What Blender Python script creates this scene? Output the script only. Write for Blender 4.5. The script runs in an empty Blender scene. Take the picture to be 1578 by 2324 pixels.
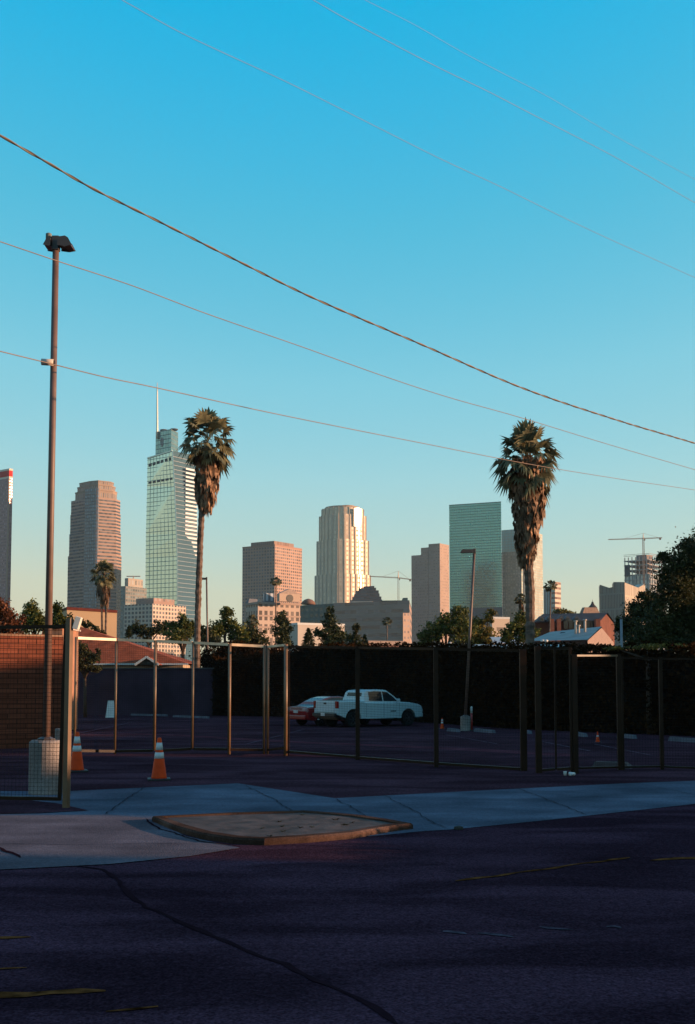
import bpy, bmesh, math, random
from mathutils import Vector, Matrix
C = bpy.context.scene
COL = C.collection
R = math.radians
rnd = random.Random(7)

# ------------------------------------------------------------------ camera
F = 2630.0; TH = R(4.0); CY = 1551 - F*math.tan(TH); CX = 789.0; EYE = 1.6
def at(x, y, Y):
    """photo pixel (1578 x 2324 scale) at world depth Y -> point"""
    u = (x-CX)/F; v = (CY-y)/F
    t = Y/(math.cos(TH)-v*math.sin(TH))
    return Vector((u*t, Y, EYE+t*(math.sin(TH)+v*math.cos(TH))))
def gz(Y):
    return -0.5*min(1, max(0, (Y-25)/30.0))
def gp(x, y, z=None):
    """photo pixel on the ground -> point"""
    lo, hi = 2.0, 400.0
    for _ in range(60):
        m = math.sqrt(lo*hi); p = at(x, y, m)
        if p.z > (gz(m) if z is None else z): lo = m
        else: hi = m
    p = at(x, y, lo); return p
def mpp(Y): return Y/F
cam = bpy.data.cameras.new('camera'); camo = bpy.data.objects.new('camera', cam); COL.objects.link(camo)
camo.location = (0, 0, EYE); camo.rotation_euler = (R(90)+TH, 0, 0)
cam.sensor_fit = 'HORIZONTAL'; cam.sensor_width = 24; cam.lens = 24*F/1578
cam.shift_y = (CY-1162)/1578; cam.clip_end = 20000; cam.clip_start = .05
C.camera = camo

# ------------------------------------------------------------------ light
SUN_EL = 8.4; SUN_AZ = 84           # azimuth measured from -Y towards +X
S = Vector((math.sin(R(SUN_AZ))*math.cos(R(SUN_EL)), -math.cos(R(SUN_AZ))*math.cos(R(SUN_EL)), math.sin(R(SUN_EL))))
sl = bpy.data.lights.new('sun', 'SUN'); sl.energy = 5.0; sl.angle = R(.55); sl.color = (1.0, .60, .36)
so = bpy.data.objects.new('sun', sl); COL.objects.link(so)
so.rotation_euler = S.to_track_quat('Z', 'Y').to_euler(); so.location = (60, -15, 40)
w = bpy.data.worlds.new('World'); C.world = w; w.use_nodes = True
wn = w.node_tree; wn.nodes.clear()
out = wn.nodes.new('ShaderNodeOutputWorld'); bg = wn.nodes.new('ShaderNodeBackground')
sk = wn.nodes.new('ShaderNodeTexSky'); sk.sky_type = 'NISHITA'; sk.sun_disc = False
sk.sun_elevation = R(SUN_EL); sk.sun_rotation = R(180-SUN_AZ)
sk.air_density = 1.0; sk.dust_density = .6; sk.ozone_density = 1.5; sk.altitude = 50
hs = wn.nodes.new('ShaderNodeHueSaturation'); hs.inputs['Saturation'].default_value = 1.25
mx = wn.nodes.new('ShaderNodeMix'); mx.data_type = 'RGBA'; mx.blend_type = 'MULTIPLY'; mx.inputs[0].default_value = 1
mx.inputs[7].default_value = (.85, 1.08, 1.0, 1)
wn.links.new(sk.outputs[0], mx.inputs[6]); wn.links.new(mx.outputs[2], hs.inputs['Color'])
sc_ = wn.nodes.new('ShaderNodeSeparateColor'); wn.links.new(hs.outputs[0], sc_.inputs[0])
m_ = wn.nodes.new('ShaderNodeMath'); m_.operation = 'MULTIPLY'; m_.inputs[1].default_value = .15*2; wn.links.new(sc_.outputs[0], m_.inputs[0])
rp = wn.nodes.new('ShaderNodeValToRGB'); wn.links.new(m_.outputs[0], rp.inputs[0])      # film response to the sky's brightness
STOPS = [(.0, (.10, .145, .28)), (.055, (.09, .15, .29)), (.080, (.001, .222, .388)), (.124, (.038, .251, .365)), (.204, (.108, .302, .376)), (.318, (.176, .332, .361)), (.424, (.228, .34, .326)), (.50, (.267, .34, .298)), (.60, (.315, .34, .263)), (.9, (.36, .31, .20))]
while len(rp.color_ramp.elements) < len(STOPS): rp.color_ramp.elements.new(.5)
for e_, (p_, c_) in zip(rp.color_ramp.elements, STOPS): e_.position = p_; e_.color = (*[v/.15/4 for v in c_], 1)
cc_ = wn.nodes.new('ShaderNodeVectorMath'); cc_.operation = 'SCALE'; cc_.inputs['Scale'].default_value = 4; wn.links.new(rp.outputs[0], cc_.inputs[0])
wn.links.new(cc_.outputs[0], bg.inputs[0]); bg.inputs[1].default_value = .15
wn.links.new(bg.outputs[0], out.inputs[0])
C.view_settings.view_transform = 'Standard'; C.view_settings.look = 'None'
C.view_settings.exposure = 1.0; C.view_settings.gamma = 1
C.render.engine = 'CYCLES'
C.cycles.max_bounces = 5; C.cycles.diffuse_bounces = 2; C.cycles.glossy_bounces = 3; C.cycles.transparent_max_bounces = 6
C.cycles.caustics_reflective = False; C.cycles.caustics_refractive = False

# ------------------------------------------------------------------ materials
MATS = {}
KF = .72
def nd(nt, t, **k):
    n = nt.nodes.new(t)
    for a, b in k.items(): setattr(n, a, b)
    return n
def mth(nt, op, a, b=None, c=None):
    n = nt.nodes.new('ShaderNodeMath'); n.operation = op
    for i, v in enumerate((a, b, c)):
        if v is None: continue
        if hasattr(v, 'links') or hasattr(v, 'is_linked'): nt.links.new(v, n.inputs[i])
        else: n.inputs[i].default_value = v
    return n.outputs[0]
def mat(name, col, rough=.8, metal=0, var=.2, scale=3., bump=0., coat=0, spec=None, col2=None, island=False, detail=5, emit=None, bscale=None):
    if name in MATS: return MATS[name]
    m = bpy.data.materials.new(name); m.use_nodes = True; nt = m.node_tree
    b = nt.nodes['Principled BSDF']
    b.inputs['Roughness'].default_value = rough; b.inputs['Metallic'].default_value = metal
    if coat: b.inputs['Coat Weight'].default_value = coat
    if spec is None and rough >= .75 and not metal: spec = .12
    if spec is not None: b.inputs['Specular IOR Level'].default_value = spec
    col = [c*KF for c in col]; col2 = [c*KF for c in col2] if col2 else None
    tc = nd(nt, 'ShaderNodeTexCoord')
    nz = nd(nt, 'ShaderNodeTexNoise'); nz.inputs['Scale'].default_value = scale; nz.inputs['Detail'].default_value = detail
    nt.links.new(tc.outputs['Object'], nz.inputs['Vector'])
    ramp = nd(nt, 'ShaderNodeValToRGB')
    c1 = [max(0, c*(1-var)) for c in col]; c2 = list(col2) if col2 else [min(1, c*(1+var)) for c in col]
    ramp.color_ramp.elements[0].position = .3; ramp.color_ramp.elements[1].position = .7
    ramp.color_ramp.elements[0].color = (*c1, 1); ramp.color_ramp.elements[1].color = (*c2, 1)
    nt.links.new(nz.outputs['Fac'], ramp.inputs['Fac'])
    src = ramp.outputs[0]
    if island:
        g = nd(nt, 'ShaderNodeNewGeometry')
        f = mth(nt, 'MULTIPLY_ADD', g.outputs['Random Per Island'], .9, .55)
        mm = nd(nt, 'ShaderNodeMix', data_type='RGBA', blend_type='MULTIPLY'); mm.inputs[0].default_value = 1
        cc = nd(nt, 'ShaderNodeCombineColor'); [nt.links.new(f, cc.inputs[i]) for i in range(3)]
        nt.links.new(src, mm.inputs[6]); nt.links.new(cc.outputs[0], mm.inputs[7]); src = mm.outputs[2]
    nt.links.new(src, b.inputs['Base Color'])
    if bump:
        bp = nd(nt, 'ShaderNodeBump'); bp.inputs['Strength'].default_value = 1; bp.inputs['Distance'].default_value = bump
        if bscale:
            n2 = nd(nt, 'ShaderNodeTexNoise'); n2.inputs['Scale'].default_value = bscale; n2.inputs['Detail'].default_value = 3
            nt.links.new(tc.outputs['Object'], n2.inputs['Vector']); nt.links.new(n2.outputs['Fac'], bp.inputs['Height'])
        else: nt.links.new(nz.outputs['Fac'], bp.inputs['Height'])
        nt.links.new(bp.outputs[0], b.inputs['Normal'])
    if emit:
        b.inputs['Emission Color'].default_value = (*emit[:3], 1); b.inputs['Emission Strength'].default_value = emit[3]
    MATS[name] = m; return m
def leafmat(name, col, col2, scale=.8, trans=.25, spec=.18):
    if name in MATS: return MATS[name]
    m = mat(name, col, rough=.6, var=.25, col2=col2, scale=scale, island=True, spec=spec)
    nt = m.node_tree; b = nt.nodes['Principled BSDF']; o = nt.nodes['Material Output']
    tr = nd(nt, 'ShaderNodeBsdfTranslucent'); ms = nd(nt, 'ShaderNodeMixShader'); ms.inputs[0].default_value = trans
    nt.links.new(b.inputs['Base Color'].links[0].from_socket, tr.inputs[0])
    nt.links.new(b.outputs[0], ms.inputs[1]); nt.links.new(tr.outputs[0], ms.inputs[2]); nt.links.new(ms.outputs[0], o.inputs[0])
    return m
def facade(name, wall, glass, cw, fh, wf, hf, gr=.18, gm=.6, jit=.5, wr=.8, wm=0, depth=.35, off=.0, rj=.15):
    """UV in metres: u along the wall, v up. window cells over a wall."""
    if name in MATS: return MATS[name]
    m = bpy.data.materials.new(name); m.use_nodes = True; nt = m.node_tree; L = nt.links
    o = nt.nodes['Material Output']; b = nt.nodes['Principled BSDF']
    uv = nd(nt, 'ShaderNodeUVMap'); uv.uv_map = 'uv'
    sp = nd(nt, 'ShaderNodeSeparateXYZ'); L.new(uv.outputs[0], sp.inputs[0])
    u = mth(nt, 'DIVIDE', sp.outputs[0], cw); v = mth(nt, 'DIVIDE', sp.outputs[1], fh)
    fu = mth(nt, 'FRACT', u); fv = mth(nt, 'FRACT', v)
    lo_u, hi_u = (1-wf)/2, (1+wf)/2; lo_v, hi_v = (1-hf)/2+off, (1+hf)/2+off
    mk = mth(nt, 'MULTIPLY', mth(nt, 'GREATER_THAN', fv, lo_v), mth(nt, 'LESS_THAN', fv, hi_v))
    if wf < 1:
        mk = mth(nt, 'MULTIPLY', mk, mth(nt, 'MULTIPLY', mth(nt, 'GREATER_THAN', fu, lo_u), mth(nt, 'LESS_THAN', fu, hi_u)))
    cb = nd(nt, 'ShaderNodeCombineXYZ'); L.new(mth(nt, 'FLOOR', u), cb.inputs[0]); L.new(mth(nt, 'FLOOR', v), cb.inputs[1])
    wnz = nd(nt, 'ShaderNodeTexWhiteNoise', noise_dimensions='2D'); L.new(cb.outputs[0], wnz.inputs[0])
    k = mth(nt, 'MULTIPLY_ADD', wnz.outputs['Value'], jit, 1-jit/2)
    cc = nd(nt, 'ShaderNodeCombineColor')
    for i in range(3): L.new(mth(nt, 'MULTIPLY', k, glass[i]), cc.inputs[i])
    g = nd(nt, 'ShaderNodeBsdfPrincipled'); g.inputs['Metallic'].default_value = gm
    L.new(cc.outputs[0], g.inputs['Base Color'])
    L.new(mth(nt, 'MULTIPLY_ADD', wnz.outputs['Value'], rj, gr), g.inputs['Roughness'])
    nz = nd(nt, 'ShaderNodeTexNoise'); nz.inputs['Scale'].default_value = .05; nz.inputs['Detail'].default_value = 6
    tc = nd(nt, 'ShaderNodeTexCoord'); L.new(tc.outputs['Object'], nz.inputs['Vector'])
    kk = mth(nt, 'MULTIPLY_ADD', nz.outputs['Fac'], .5, .75)
    c2 = nd(nt, 'ShaderNodeCombineColor')
    for i in range(3): L.new(mth(nt, 'MULTIPLY', kk, wall[i]*KF), c2.inputs[i])
    L.new(c2.outputs[0], b.inputs['Base Color']); b.inputs['Roughness'].default_value = wr; b.inputs['Metallic'].default_value = wm
    if depth:
        bp = nd(nt, 'ShaderNodeBump'); bp.invert = True; bp.inputs['Distance'].default_value = depth; bp.inputs['Strength'].default_value = .6
        L.new(mk, bp.inputs['Height']); L.new(bp.outputs[0], b.inputs['Normal'])
    ms = nd(nt, 'ShaderNodeMixShader'); L.new(mk, ms.inputs[0]); L.new(b.outputs[0], ms.inputs[1]); L.new(g.outputs[0], ms.inputs[2])
    L.new(ms.outputs[0], o.inputs[0]); MATS[name] = m; return m

# ------------------------------------------------------------------ mesh builder
class MB:
    def __init__(s): s.v = []; s.f = []; s.uv = {}
    def add(s, vs, fs):
        n = len(s.v); s.v += [tuple(p) for p in vs]; s.f += [tuple(i+n for i in f) for f in fs]
    def quad(s, a, b, c, d): s.add([a, b, c, d], [(0, 1, 2, 3)])
    def tri(s, a, b, c): s.add([a, b, c], [(0, 1, 2)])
    def box(s, c, d, rz=0, M=None):
        hx, hy, hz = d[0]/2, d[1]/2, d[2]/2; cs, sn = math.cos(rz), math.sin(rz); vs = []
        for z in (-hz, hz):
            for x, y in ((-hx, -hy), (hx, -hy), (hx, hy), (-hx, hy)):
                p = Vector((x*cs-y*sn, x*sn+y*cs, z))
                if M: p = M @ Vector((x, y, z))
                vs.append(p+Vector(c))
        s.add(vs, [(3, 2, 1, 0), (4, 5, 6, 7), (0, 1, 5, 4), (1, 2, 6, 5), (2, 3, 7, 6), (3, 0, 4, 7)])
    def bar(s, a, b, w, h=None, up=Vector((0, 0, 1))):
        a, b = Vector(a), Vector(b); h = h or w; d = (b-a).normalized()
        if abs(d.dot(up)) > .98: up = Vector((0, 1, 0))
        x = d.cross(up).normalized(); y = x.cross(d).normalized()
        q = [(-w/2, -h/2), (w/2, -h/2), (w/2, h/2), (-w/2, h/2)]
        vs = [a+x*i+y*j for i, j in q]+[b+x*i+y*j for i, j in q]
        s.add(vs, [(3, 2, 1, 0), (4, 5, 6, 7), (0, 1, 5, 4), (1, 2, 6, 5), (2, 3, 7, 6), (3, 0, 4, 7)])
    def tube(s, pts, r, n=6, cap=True):
        pts = [Vector(p) for p in pts]; rs = r if isinstance(r, (list, tuple)) else [r]*len(pts); base = len(s.v)
        for i, p in enumerate(pts):
            d = (pts[min(i+1, len(pts)-1)]-pts[max(i-1, 0)]).normalized()
            ref = Vector((0, 0, 1)) if abs(d.z) < .9 else Vector((0, 1, 0))
            x = d.cross(ref).normalized(); y = x.cross(d)
            for k in range(n):
                a = 2*math.pi*k/n; s.v.append(tuple(p+(x*math.cos(a)+y*math.sin(a))*rs[i]))
        for i in range(len(pts)-1):
            for k in range(n):
                a = base+i*n+k; b = base+i*n+(k+1) % n; s.f.append((a, b, b+n, a+n))
        if cap:
            s.f.append(tuple(base+k for k in range(n))[::-1]); s.f.append(tuple(base+(len(pts)-1)*n+k for k in range(n)))
    def lathe(s, prof, n=16, c=(0, 0, 0)):
        base = len(s.v); c = Vector(c)
        for r, z in prof:
            for k in range(n):
                a = 2*math.pi*k/n; s.v.append((c.x+r*math.cos(a), c.y+r*math.sin(a), c.z+z))
        for i in range(len(prof)-1):
            for k in range(n):
                a = base+i*n+k; b = base+i*n+(k+1) % n; s.f.append((a, b, b+n, a+n))
        s.f.append(tuple(base+(len(prof)-1)*n+k for k in range(n))); s.f.append(tuple(base+k for k in range(n))[::-1])
    def prism(s, poly, z0, z1, top=None, cell=None, cap=True, ztop=None):
        """poly ccw [(x,y)], uv in metres fitted to whole cells"""
        top = top or poly; n = len(poly); base = len(s.v)
        for x, y in poly: s.v.append((x, y, z0))
        for i, (x, y) in enumerate(top): s.v.append((x, y, ztop[i] if ztop else z1))
        for i in range(n):
            j = (i+1) % n; a = Vector(poly[i]); b = Vector(poly[j]); Ld = (b-a).length
            if cell:
                k = max(1, round(Ld/cell[0])); U = k*cell[0]
            else: U = Ld
            ou = i*1000*(cell[0] if cell else 1)
            za, zb = s.v[base+n+i][2]-z0, s.v[base+n+j][2]-z0
            s.uv[len(s.f)] = [(ou, 0), (ou+U, 0), (ou+U, zb), (ou, za)]
            s.f.append((base+i, base+j, base+n+j, base+n+i))
        if cap:
            s.f.append(tuple(base+n+i for i in range(n))); s.f.append(tuple(base+i for i in range(n))[::-1])
    def build(s, name, m, parent=None, smooth=False, bevel=0):
        me = bpy.data.meshes.new(name); me.from_pydata(s.v, [], s.f)
        if s.uv:
            ul = me.uv_layers.new(name='uv')
            for fi, uvs in s.uv.items():
                p = me.polygons[fi]
                for k, li in enumerate(p.loop_indices): ul.data[li].uv = uvs[k]
        if smooth:
            me.polygons.foreach_set('use_smooth', [True]*len(me.polygons))
        me.materials.append(m); me.update()
        o = bpy.data.objects.new(name, me); COL.objects.link(o)
        if parent: o.parent = parent
        if bevel:
            bm = o.modifiers.new('b', 'BEVEL'); bm.width = bevel; bm.segments = 2; bm.limit_method = 'ANGLE'
        return o
def tag(o, label=None, cat=None, group=None, kind=None):
    if label: o['label'] = label
    if cat: o['category'] = cat
    if group: o['group'] = group
    if kind: o['kind'] = kind
    return o
def thing(name, label, cat, loc=(0, 0, 0), rz=0, group=None):
    o = bpy.data.objects.new(name, None); COL.objects.link(o); o.location = loc; o.rotation_euler = (0, 0, rz)
    o.empty_display_size = .2
    return tag(o, label, cat, group)
def copy_tree(o, parent=None):
    c = o.copy(); COL.objects.link(c); c.parent = parent
    for ch in [q for q in bpy.data.objects if q.parent == o]: copy_tree(ch, c)
    return c

# ------------------------------------------------------------------ ground
M_terrain = mat('terrain', (.07, .065, .05), var=.3, scale=.3)
def asphalt(name, col, stain, s1=.35, grit=.3):
    if name in MATS: return MATS[name]
    m = mat(name, col, rough=.95, var=.34, scale=s1, spec=.0, detail=8)
    nt = m.node_tree; b = nt.nodes['Principled BSDF']; L = nt.links
    tc = nd(nt, 'ShaderNodeTexCoord')
    g = nd(nt, 'ShaderNodeTexNoise'); g.inputs['Scale'].default_value = 60; g.inputs['Detail'].default_value = 4
    L.new(tc.outputs['Object'], g.inputs['Vector'])
    g3 = nd(nt, 'ShaderNodeTexNoise'); g3.inputs['Scale'].default_value = 22; g3.inputs['Detail'].default_value = 2; L.new(tc.outputs['Object'], g3.inputs['Vector'])
    k = mth(nt, 'MULTIPLY', mth(nt, 'MAXIMUM', mth(nt, 'MULTIPLY_ADD', g.outputs['Fac'], 3.6, -.8), .1), mth(nt, 'MULTIPLY_ADD', g3.outputs['Fac'], 1.8, .1))
    k = mth(nt, 'MULTIPLY_ADD', k, grit, 1-grit)
    st = nd(nt, 'ShaderNodeTexNoise'); st.inputs['Scale'].default_value = 1.3; st.inputs['Detail'].default_value = 6; st.inputs['Distortion'].default_value = .6
    mp = nd(nt, 'ShaderNodeMapping'); mp.inputs['Scale'].default_value = (.35, 1, 1); L.new(tc.outputs['Object'], mp.inputs[0]); L.new(mp.outputs[0], st.inputs['Vector'])
    sr = nd(nt, 'ShaderNodeMapRange'); L.new(st.outputs['Fac'], sr.inputs[0]); sr.inputs[1].default_value = .42; sr.inputs[2].default_value = .62; sr.inputs[3].default_value = stain; sr.inputs[4].default_value = 1
    k = mth(nt, 'MULTIPLY', k, sr.outputs[0])
    cc = nd(nt, 'ShaderNodeCombineColor'); [L.new(k, cc.inputs[i]) for i in range(3)]
    mm = nd(nt, 'ShaderNodeMix', data_type='RGBA', blend_type='MULTIPLY'); mm.inputs[0].default_value = 1
    L.new(b.inputs['Base Color'].links[0].from_socket, mm.inputs[6]); L.new(cc.outputs[0], mm.inputs[7])
    L.new(mm.outputs[2], b.inputs['Base Color'])
    bp = nd(nt, 'ShaderNodeBump'); bp.inputs['Distance'].default_value = .006; L.new(g.outputs['Fac'], bp.inputs['Height']); L.new(bp.outputs[0], b.inputs['Normal'])
    return m
M_street = asphalt('street asphalt', (.084, .040, .060), .5, grit=.75)
M_lot = asphalt('lot asphalt', (.092, .043, .058), .6, .2, grit=.9)
M_conc = asphalt('concrete', (.13, .15, .20), .75, .8)
M_conc_sun = asphalt('sunlit concrete', (.155, .135, .16), .75, .8)  # same concrete, the sunlight on the apron put into a warmer colour
M_kerb = asphalt('kerb concrete', (.13, .075, .058), .5, 1.5)
M_tar = mat('tar', (.028, .013, .018), rough=1, var=.2, scale=5, spec=0)
def strip_sheet(name, x0, x1, ys, dz, m, kind='structure'):
    b = MB(); n = len(ys)
    for y in ys: b.v += [(x0, y, gz(y)+dz), (x1, y, gz(y)+dz)]
    for i in range(n-1): b.f.append((2*i, 2*i+1, 2*i+3, 2*i+2))
    return tag(b.build(name, m), kind=kind)
strip_sheet('ground', -6000, 6000, [-400, 0, 25, 55, 200, 9000], 0, M_terrain)
strip_sheet('street', -60, 60, [-14, 0, 15.5], .004, M_street)
strip_sheet('parking_lot', -22, 30, [15.5, 20, 25, 35, 45, 55, 82], .004, M_lot)
def sheet(name, px, z, m, thick=None, world=False):
    pts = [(p[0], p[1]) for p in px] if world else [tuple(gp(x, y, 0))[:2] for x, y in px]
    a = sum(pts[i][0]*pts[(i+1) % len(pts)][1]-pts[(i+1) % len(pts)][0]*pts[i][1] for i in range(len(pts)))
    if a < 0: pts = pts[::-1]
    b = MB()
    if thick: b.prism(pts, z-thick, z); b.uv = {}
    else: b.add([(x, y, z) for x, y in pts], [tuple(range(len(pts)))])
    return tag(b.build(name, m), kind='structure')
sheet('sidewalk', [(-260, 1797), (150, 1797), (540, 1779), (760, 1813), (1100, 1795), (1420, 1779), (2000, 1758), (2000, 1790), (1578, 1826), (1250, 1862), (1030, 1884), (960, 1888), (840, 1900), (360, 1864), (250, 1853), (-260, 1862)], .008, M_conc)
sheet('driveway_apron', [(-260, 1856), (250, 1851), (350, 1861), (420, 1900), (545, 1927), (430, 1946), (250, 1964), (-260, 1990)], .012, M_conc_sun)
sheet('path_patch', [(-260, 1812), (50, 1817), (130, 1826), (200, 1842), (90, 1848), (-260, 1854)], .016, M_lot)
# fence footing strip, and a band painting sunlight across the lot
def band(name, px, wid, dz, m):
    b = MB(); P = [gp(x, y) for x, y in px]
    for i, p in enumerate(P):
        d = (P[min(i+1, len(P)-1)]-P[max(i-1, 0)]); d.z = 0; d.normalize(); nrm = Vector((-d.y, d.x, 0))*wid/2
        for q in (p-nrm, p+nrm): b.v.append((q.x, q.y, gz(q.y)+dz))
    for i in range(len(P)-1): b.f.append((2*i, 2*i+2, 2*i+3, 2*i+1))
    return tag(b.build(name, m), kind='structure')
M_band = mat('sunlight and footing paving', (.13, .045, .06), var=.45, scale=1.2, spec=0)
band('sunlight_band', [(160, 1661), (400, 1669), (650, 1684), (850, 1692), (1073, 1702), (1310, 1716)], .9, .008, M_band)  # warm streak of sunlight painted as a flat strip
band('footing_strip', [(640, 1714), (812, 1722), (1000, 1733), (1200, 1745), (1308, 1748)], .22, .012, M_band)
M_faint = mat('worn white paint', (.14, .09, .12), var=.5, scale=6, spec=0)
for k, L_ in enumerate(([(690, 1656), (560, 1690)], [(300, 1640), (130, 1675)], [(1010, 1668), (1130, 1690)], [(1210, 1680), (1340, 1706)], [(1350, 1690), (1480, 1716)])):
    tag(band('bay_line' if k == 0 else 'bay_line', L_, .08, .016, M_faint), kind='structure')
band('lot_crack', [(680, 1752), (900, 1748), (1200, 1758)], .03, .010, M_tar)

# kerbed island
out_px = [(345, 1866), (395, 1888), (455, 1905), (530, 1917), (600, 1920), (700, 1914), (800, 1905), (862, 1894), (905, 1887), (938, 1883), (885, 1873), (820, 1863), (760, 1857), (690, 1852), (520, 1857)]
po = [Vector(tuple(gp(x, y, 0))[:2]) for x, y in out_px]
cen = sum(po, Vector((0, 0)))/len(po)
pin = []
n = len(po)
for i in range(n):
    a, b_, c_ = po[i-1], po[i], po[(i+1) % n]
    t = (c_-a).normalized(); nr = Vector((-t.y, t.x))
    if nr.dot(cen-b_) < 0: nr = -nr
    pin.append(b_+nr*.13)
ar = sum(po[i].x*po[(i+1) % n].y-po[(i+1) % n].x*po[i].y for i in range(n))
if ar < 0: po = po[::-1]; pin = pin[::-1]
isl = thing('kerb_island', 'raised concrete kerb island with dirt inside at the street edge', 'kerb island', (cen.x, cen.y, 0))
b = MB()
for i in range(n):
    j = (i+1) % n
    A, B, D, E = po[i]-cen, po[j]-cen, pin[j]-cen, pin[i]-cen
    h = .07; r_ = .02
    A2 = A*(1-r_/max(A.length, .1)); B2 = B*(1-r_/max(B.length, .1))
    b.add([(A.x, A.y, 0), (B.x, B.y, 0), (B.x, B.y, h-r_), (A.x, A.y, h-r_), (B2.x, B2.y, h), (A2.x, A2.y, h), (D.x, D.y, h), (E.x, E.y, h), (D.x, D.y, .02), (E.x, E.y, .02)],
          [(0, 1, 2, 3), (3, 2, 4, 5), (5, 4, 6, 7), (7, 6, 8, 9)])
b.build('kerb', M_kerb, isl)
b = MB(); b.add([((p-cen).x*1.02, (p-cen).y*1.02, .054) for p in pin], [tuple(range(n))])
b.build('dirt_fill', mat('island dirt', (.085, .060, .056), var=.5, scale=4, bump=.02), isl)
b = MB()
for k in range(14):
    a = rnd.random()*6.28; q = pin[rnd.randrange(n)]-cen; q = q*rnd.uniform(.2, .85)
    for j in range(10):
        aa = rnd.random()*6.28; b.tri((q.x-.01, q.y, .054), (q.x+.01, q.y, .054), (q.x+math.cos(aa)*.05, q.y+math.sin(aa)*.05, .054+rnd.uniform(.0, .02)))
b.build('weeds', leafmat('weed leaves', (.05, .045, .02), (.09, .07, .03)), isl)['kind'] = 'stuff'

M_joint = mat('joint dirt', (.045, .045, .06), rough=1, spec=0)
# street marks
def ragged(name, px, wid, z, m, seed=1, kind='structure'):
    r = random.Random(seed); P = [gp(x, y, 0) for x, y in px]; pts = []
    for i in range(len(P)-1):
        k = max(2, int((P[i+1]-P[i]).length/.12))
        for j in range(k): pts.append(P[i].lerp(P[i+1], j/k))
    pts.append(P[-1]); b = MB(); off = 0
    for i, p in enumerate(pts):
        d = pts[min(i+1, len(pts)-1)]-pts[max(0, i-1)]; d.normalize(); nr = Vector((-d.y, d.x, 0))
        off = off*.7+r.uniform(-.02, .02); w_ = wid*r.uniform(.6, 1.3)*(.35 if i in (0, len(pts)-1) else 1)/2
        q = p+nr*off; b.v += [tuple((q-nr*w_)[:2])+(z,), tuple((q+nr*w_)[:2])+(z,)]
    for i in range(len(pts)-1): b.f.append((2*i, 2*i+2, 2*i+3, 2*i+1))
    return tag(b.build(name, m), kind=kind)
ragged('road_crack', [(120, 1955), (230, 1976), (262, 1998), (285, 2032), (330, 2062), (400, 2092), (480, 2130), (560, 2168), (640, 2192), (720, 2228), (810, 2272), (900, 2330)], .04, .009, M_tar, 3)
ragged('road_crack', [(0, 1926), (22, 1938), (48, 1950)], .05, .017, M_tar, 4)
ragged('road_crack', [(330, 1862), (365, 1885), (450, 1912), (545, 1926)], .025, .017, M_tar, 6)
for k, L_ in enumerate(([(-20, 1918), (200, 1921), (420, 1918)], [(330, 1786), (240, 1852)], [(870, 1806), (1010, 1882)], [(1180, 1792), (1330, 1852)], [(1440, 1779), (1640, 1818)], [(560, 1784), (680, 1850)], [(760, 1815), (840, 1858)])):
    ragged('paving_joint', L_, .014, .0185, M_joint, 40+k)
M_yel = mat('worn yellow paint', (.14, .052, .018), var=.8, scale=8, spec=0, rough=1)
ragged('road_line', [(1035, 2002), (1150, 1988), (1280, 1968), (1430, 1948)], .055, .009, M_yel, 5)
ragged('road_line', [(1475, 1955), (1540, 1950), (1640, 1948)], .13, .009, M_yel, 7)
ragged('road_line', [(-40, 2132), (70, 2127)], .07, .009, M_yel, 8)
ragged('road_line', [(-40, 2206), (60, 2198)], .05, .009, M_yel, 12)
ragged('road_line', [(-60, 2262), (60, 2258), (240, 2250)], .10, .009, M_yel, 9)
ragged('road_line', [(240, 2300), (360, 2290)], .05, .009, M_yel, 10)
M_wp = mat('worn pale paint', (.09, .07, .09), var=.8, scale=9, spec=0, rough=1)
for k, (x0, y0, x1, y1) in enumerate([(1005, 2118, 1055, 2124), (1085, 2120, 1165, 2130), (1225, 2108, 1300, 2114), (1380, 2108, 1410, 2110)]):
    ragged('road_mark', [(x0, y0), ((x0+x1)/2, (y0+y1)/2-2), (x1, y1)], .05, .009, M_wp, 20+k)
b = MB(); p = gp(1041, 1884, 0)
b.lathe([(.01, 0), (.055, .01), (.05, .035), (.02, .045)], 7); o = b.build('stone', mat('dark stone', (.05, .045, .04))); o.location = p; tag(o, 'small dark stone lying in the gutter right of the kerb island', 'stone')

# ------------------------------------------------------------------ small lot objects
M_org = mat('cone orange', (.85, .075, .012), spec=.1, rough=.5, var=.15, scale=6)
M_wht = mat('cone white band', (.62, .62, .6), rough=.4, var=.12, scale=8)
M_blk = mat('black rubber', (.012, .012, .013), rough=.6)
def cone(h, label, loc, grp, nb=2, proto={}):
    k = h/.7; t = thing('traffic_cone', label, 'traffic cone', loc, rnd.random(), grp)
    b = MB(); b.lathe([(.135*k, .03*k), (.125*k, .06*k), (.032*k, .69*k), (.026*k, .7*k)], 18); b.build('cone_body', M_org, t, True)
    for z0, z1 in ((.36, .46), (.50, .62))[:nb]:
        f = lambda z: (.125-(z-.06)*(.093/.63)+.003)*k
        b = MB(); b.lathe([(f(z0)-.003*k, z0*k), (f(z0), z0*k+.002), (f(z1), z1*k), (f(z1)-.003*k, z1*k)], 18); b.build('reflective_band', M_wht, t, True)
    b = MB(); b.box((0, 0, .018*k), (.37*k, .37*k, .034*k)); b.build('cone_base', M_blk, t, bevel=.008)
    return t
cone(.72, 'orange cone with two white bands standing behind the tall gate post', gp(174, 1752), 'traffic cones in the lot')
cone(.70, 'orange cone with two white bands alone on open asphalt by the driveway', gp(361, 1771), 'traffic cones in the lot')
cone(.50, 'small distant cone with white bands between the pickup and the far light pole', gp(1004, 1655), 'traffic cones in the lot')
cone(.32, 'tiny dim orange cone at the hedge foot behind the small gate', gp(1357, 1685), 'traffic cones in the lot', 1)
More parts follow.
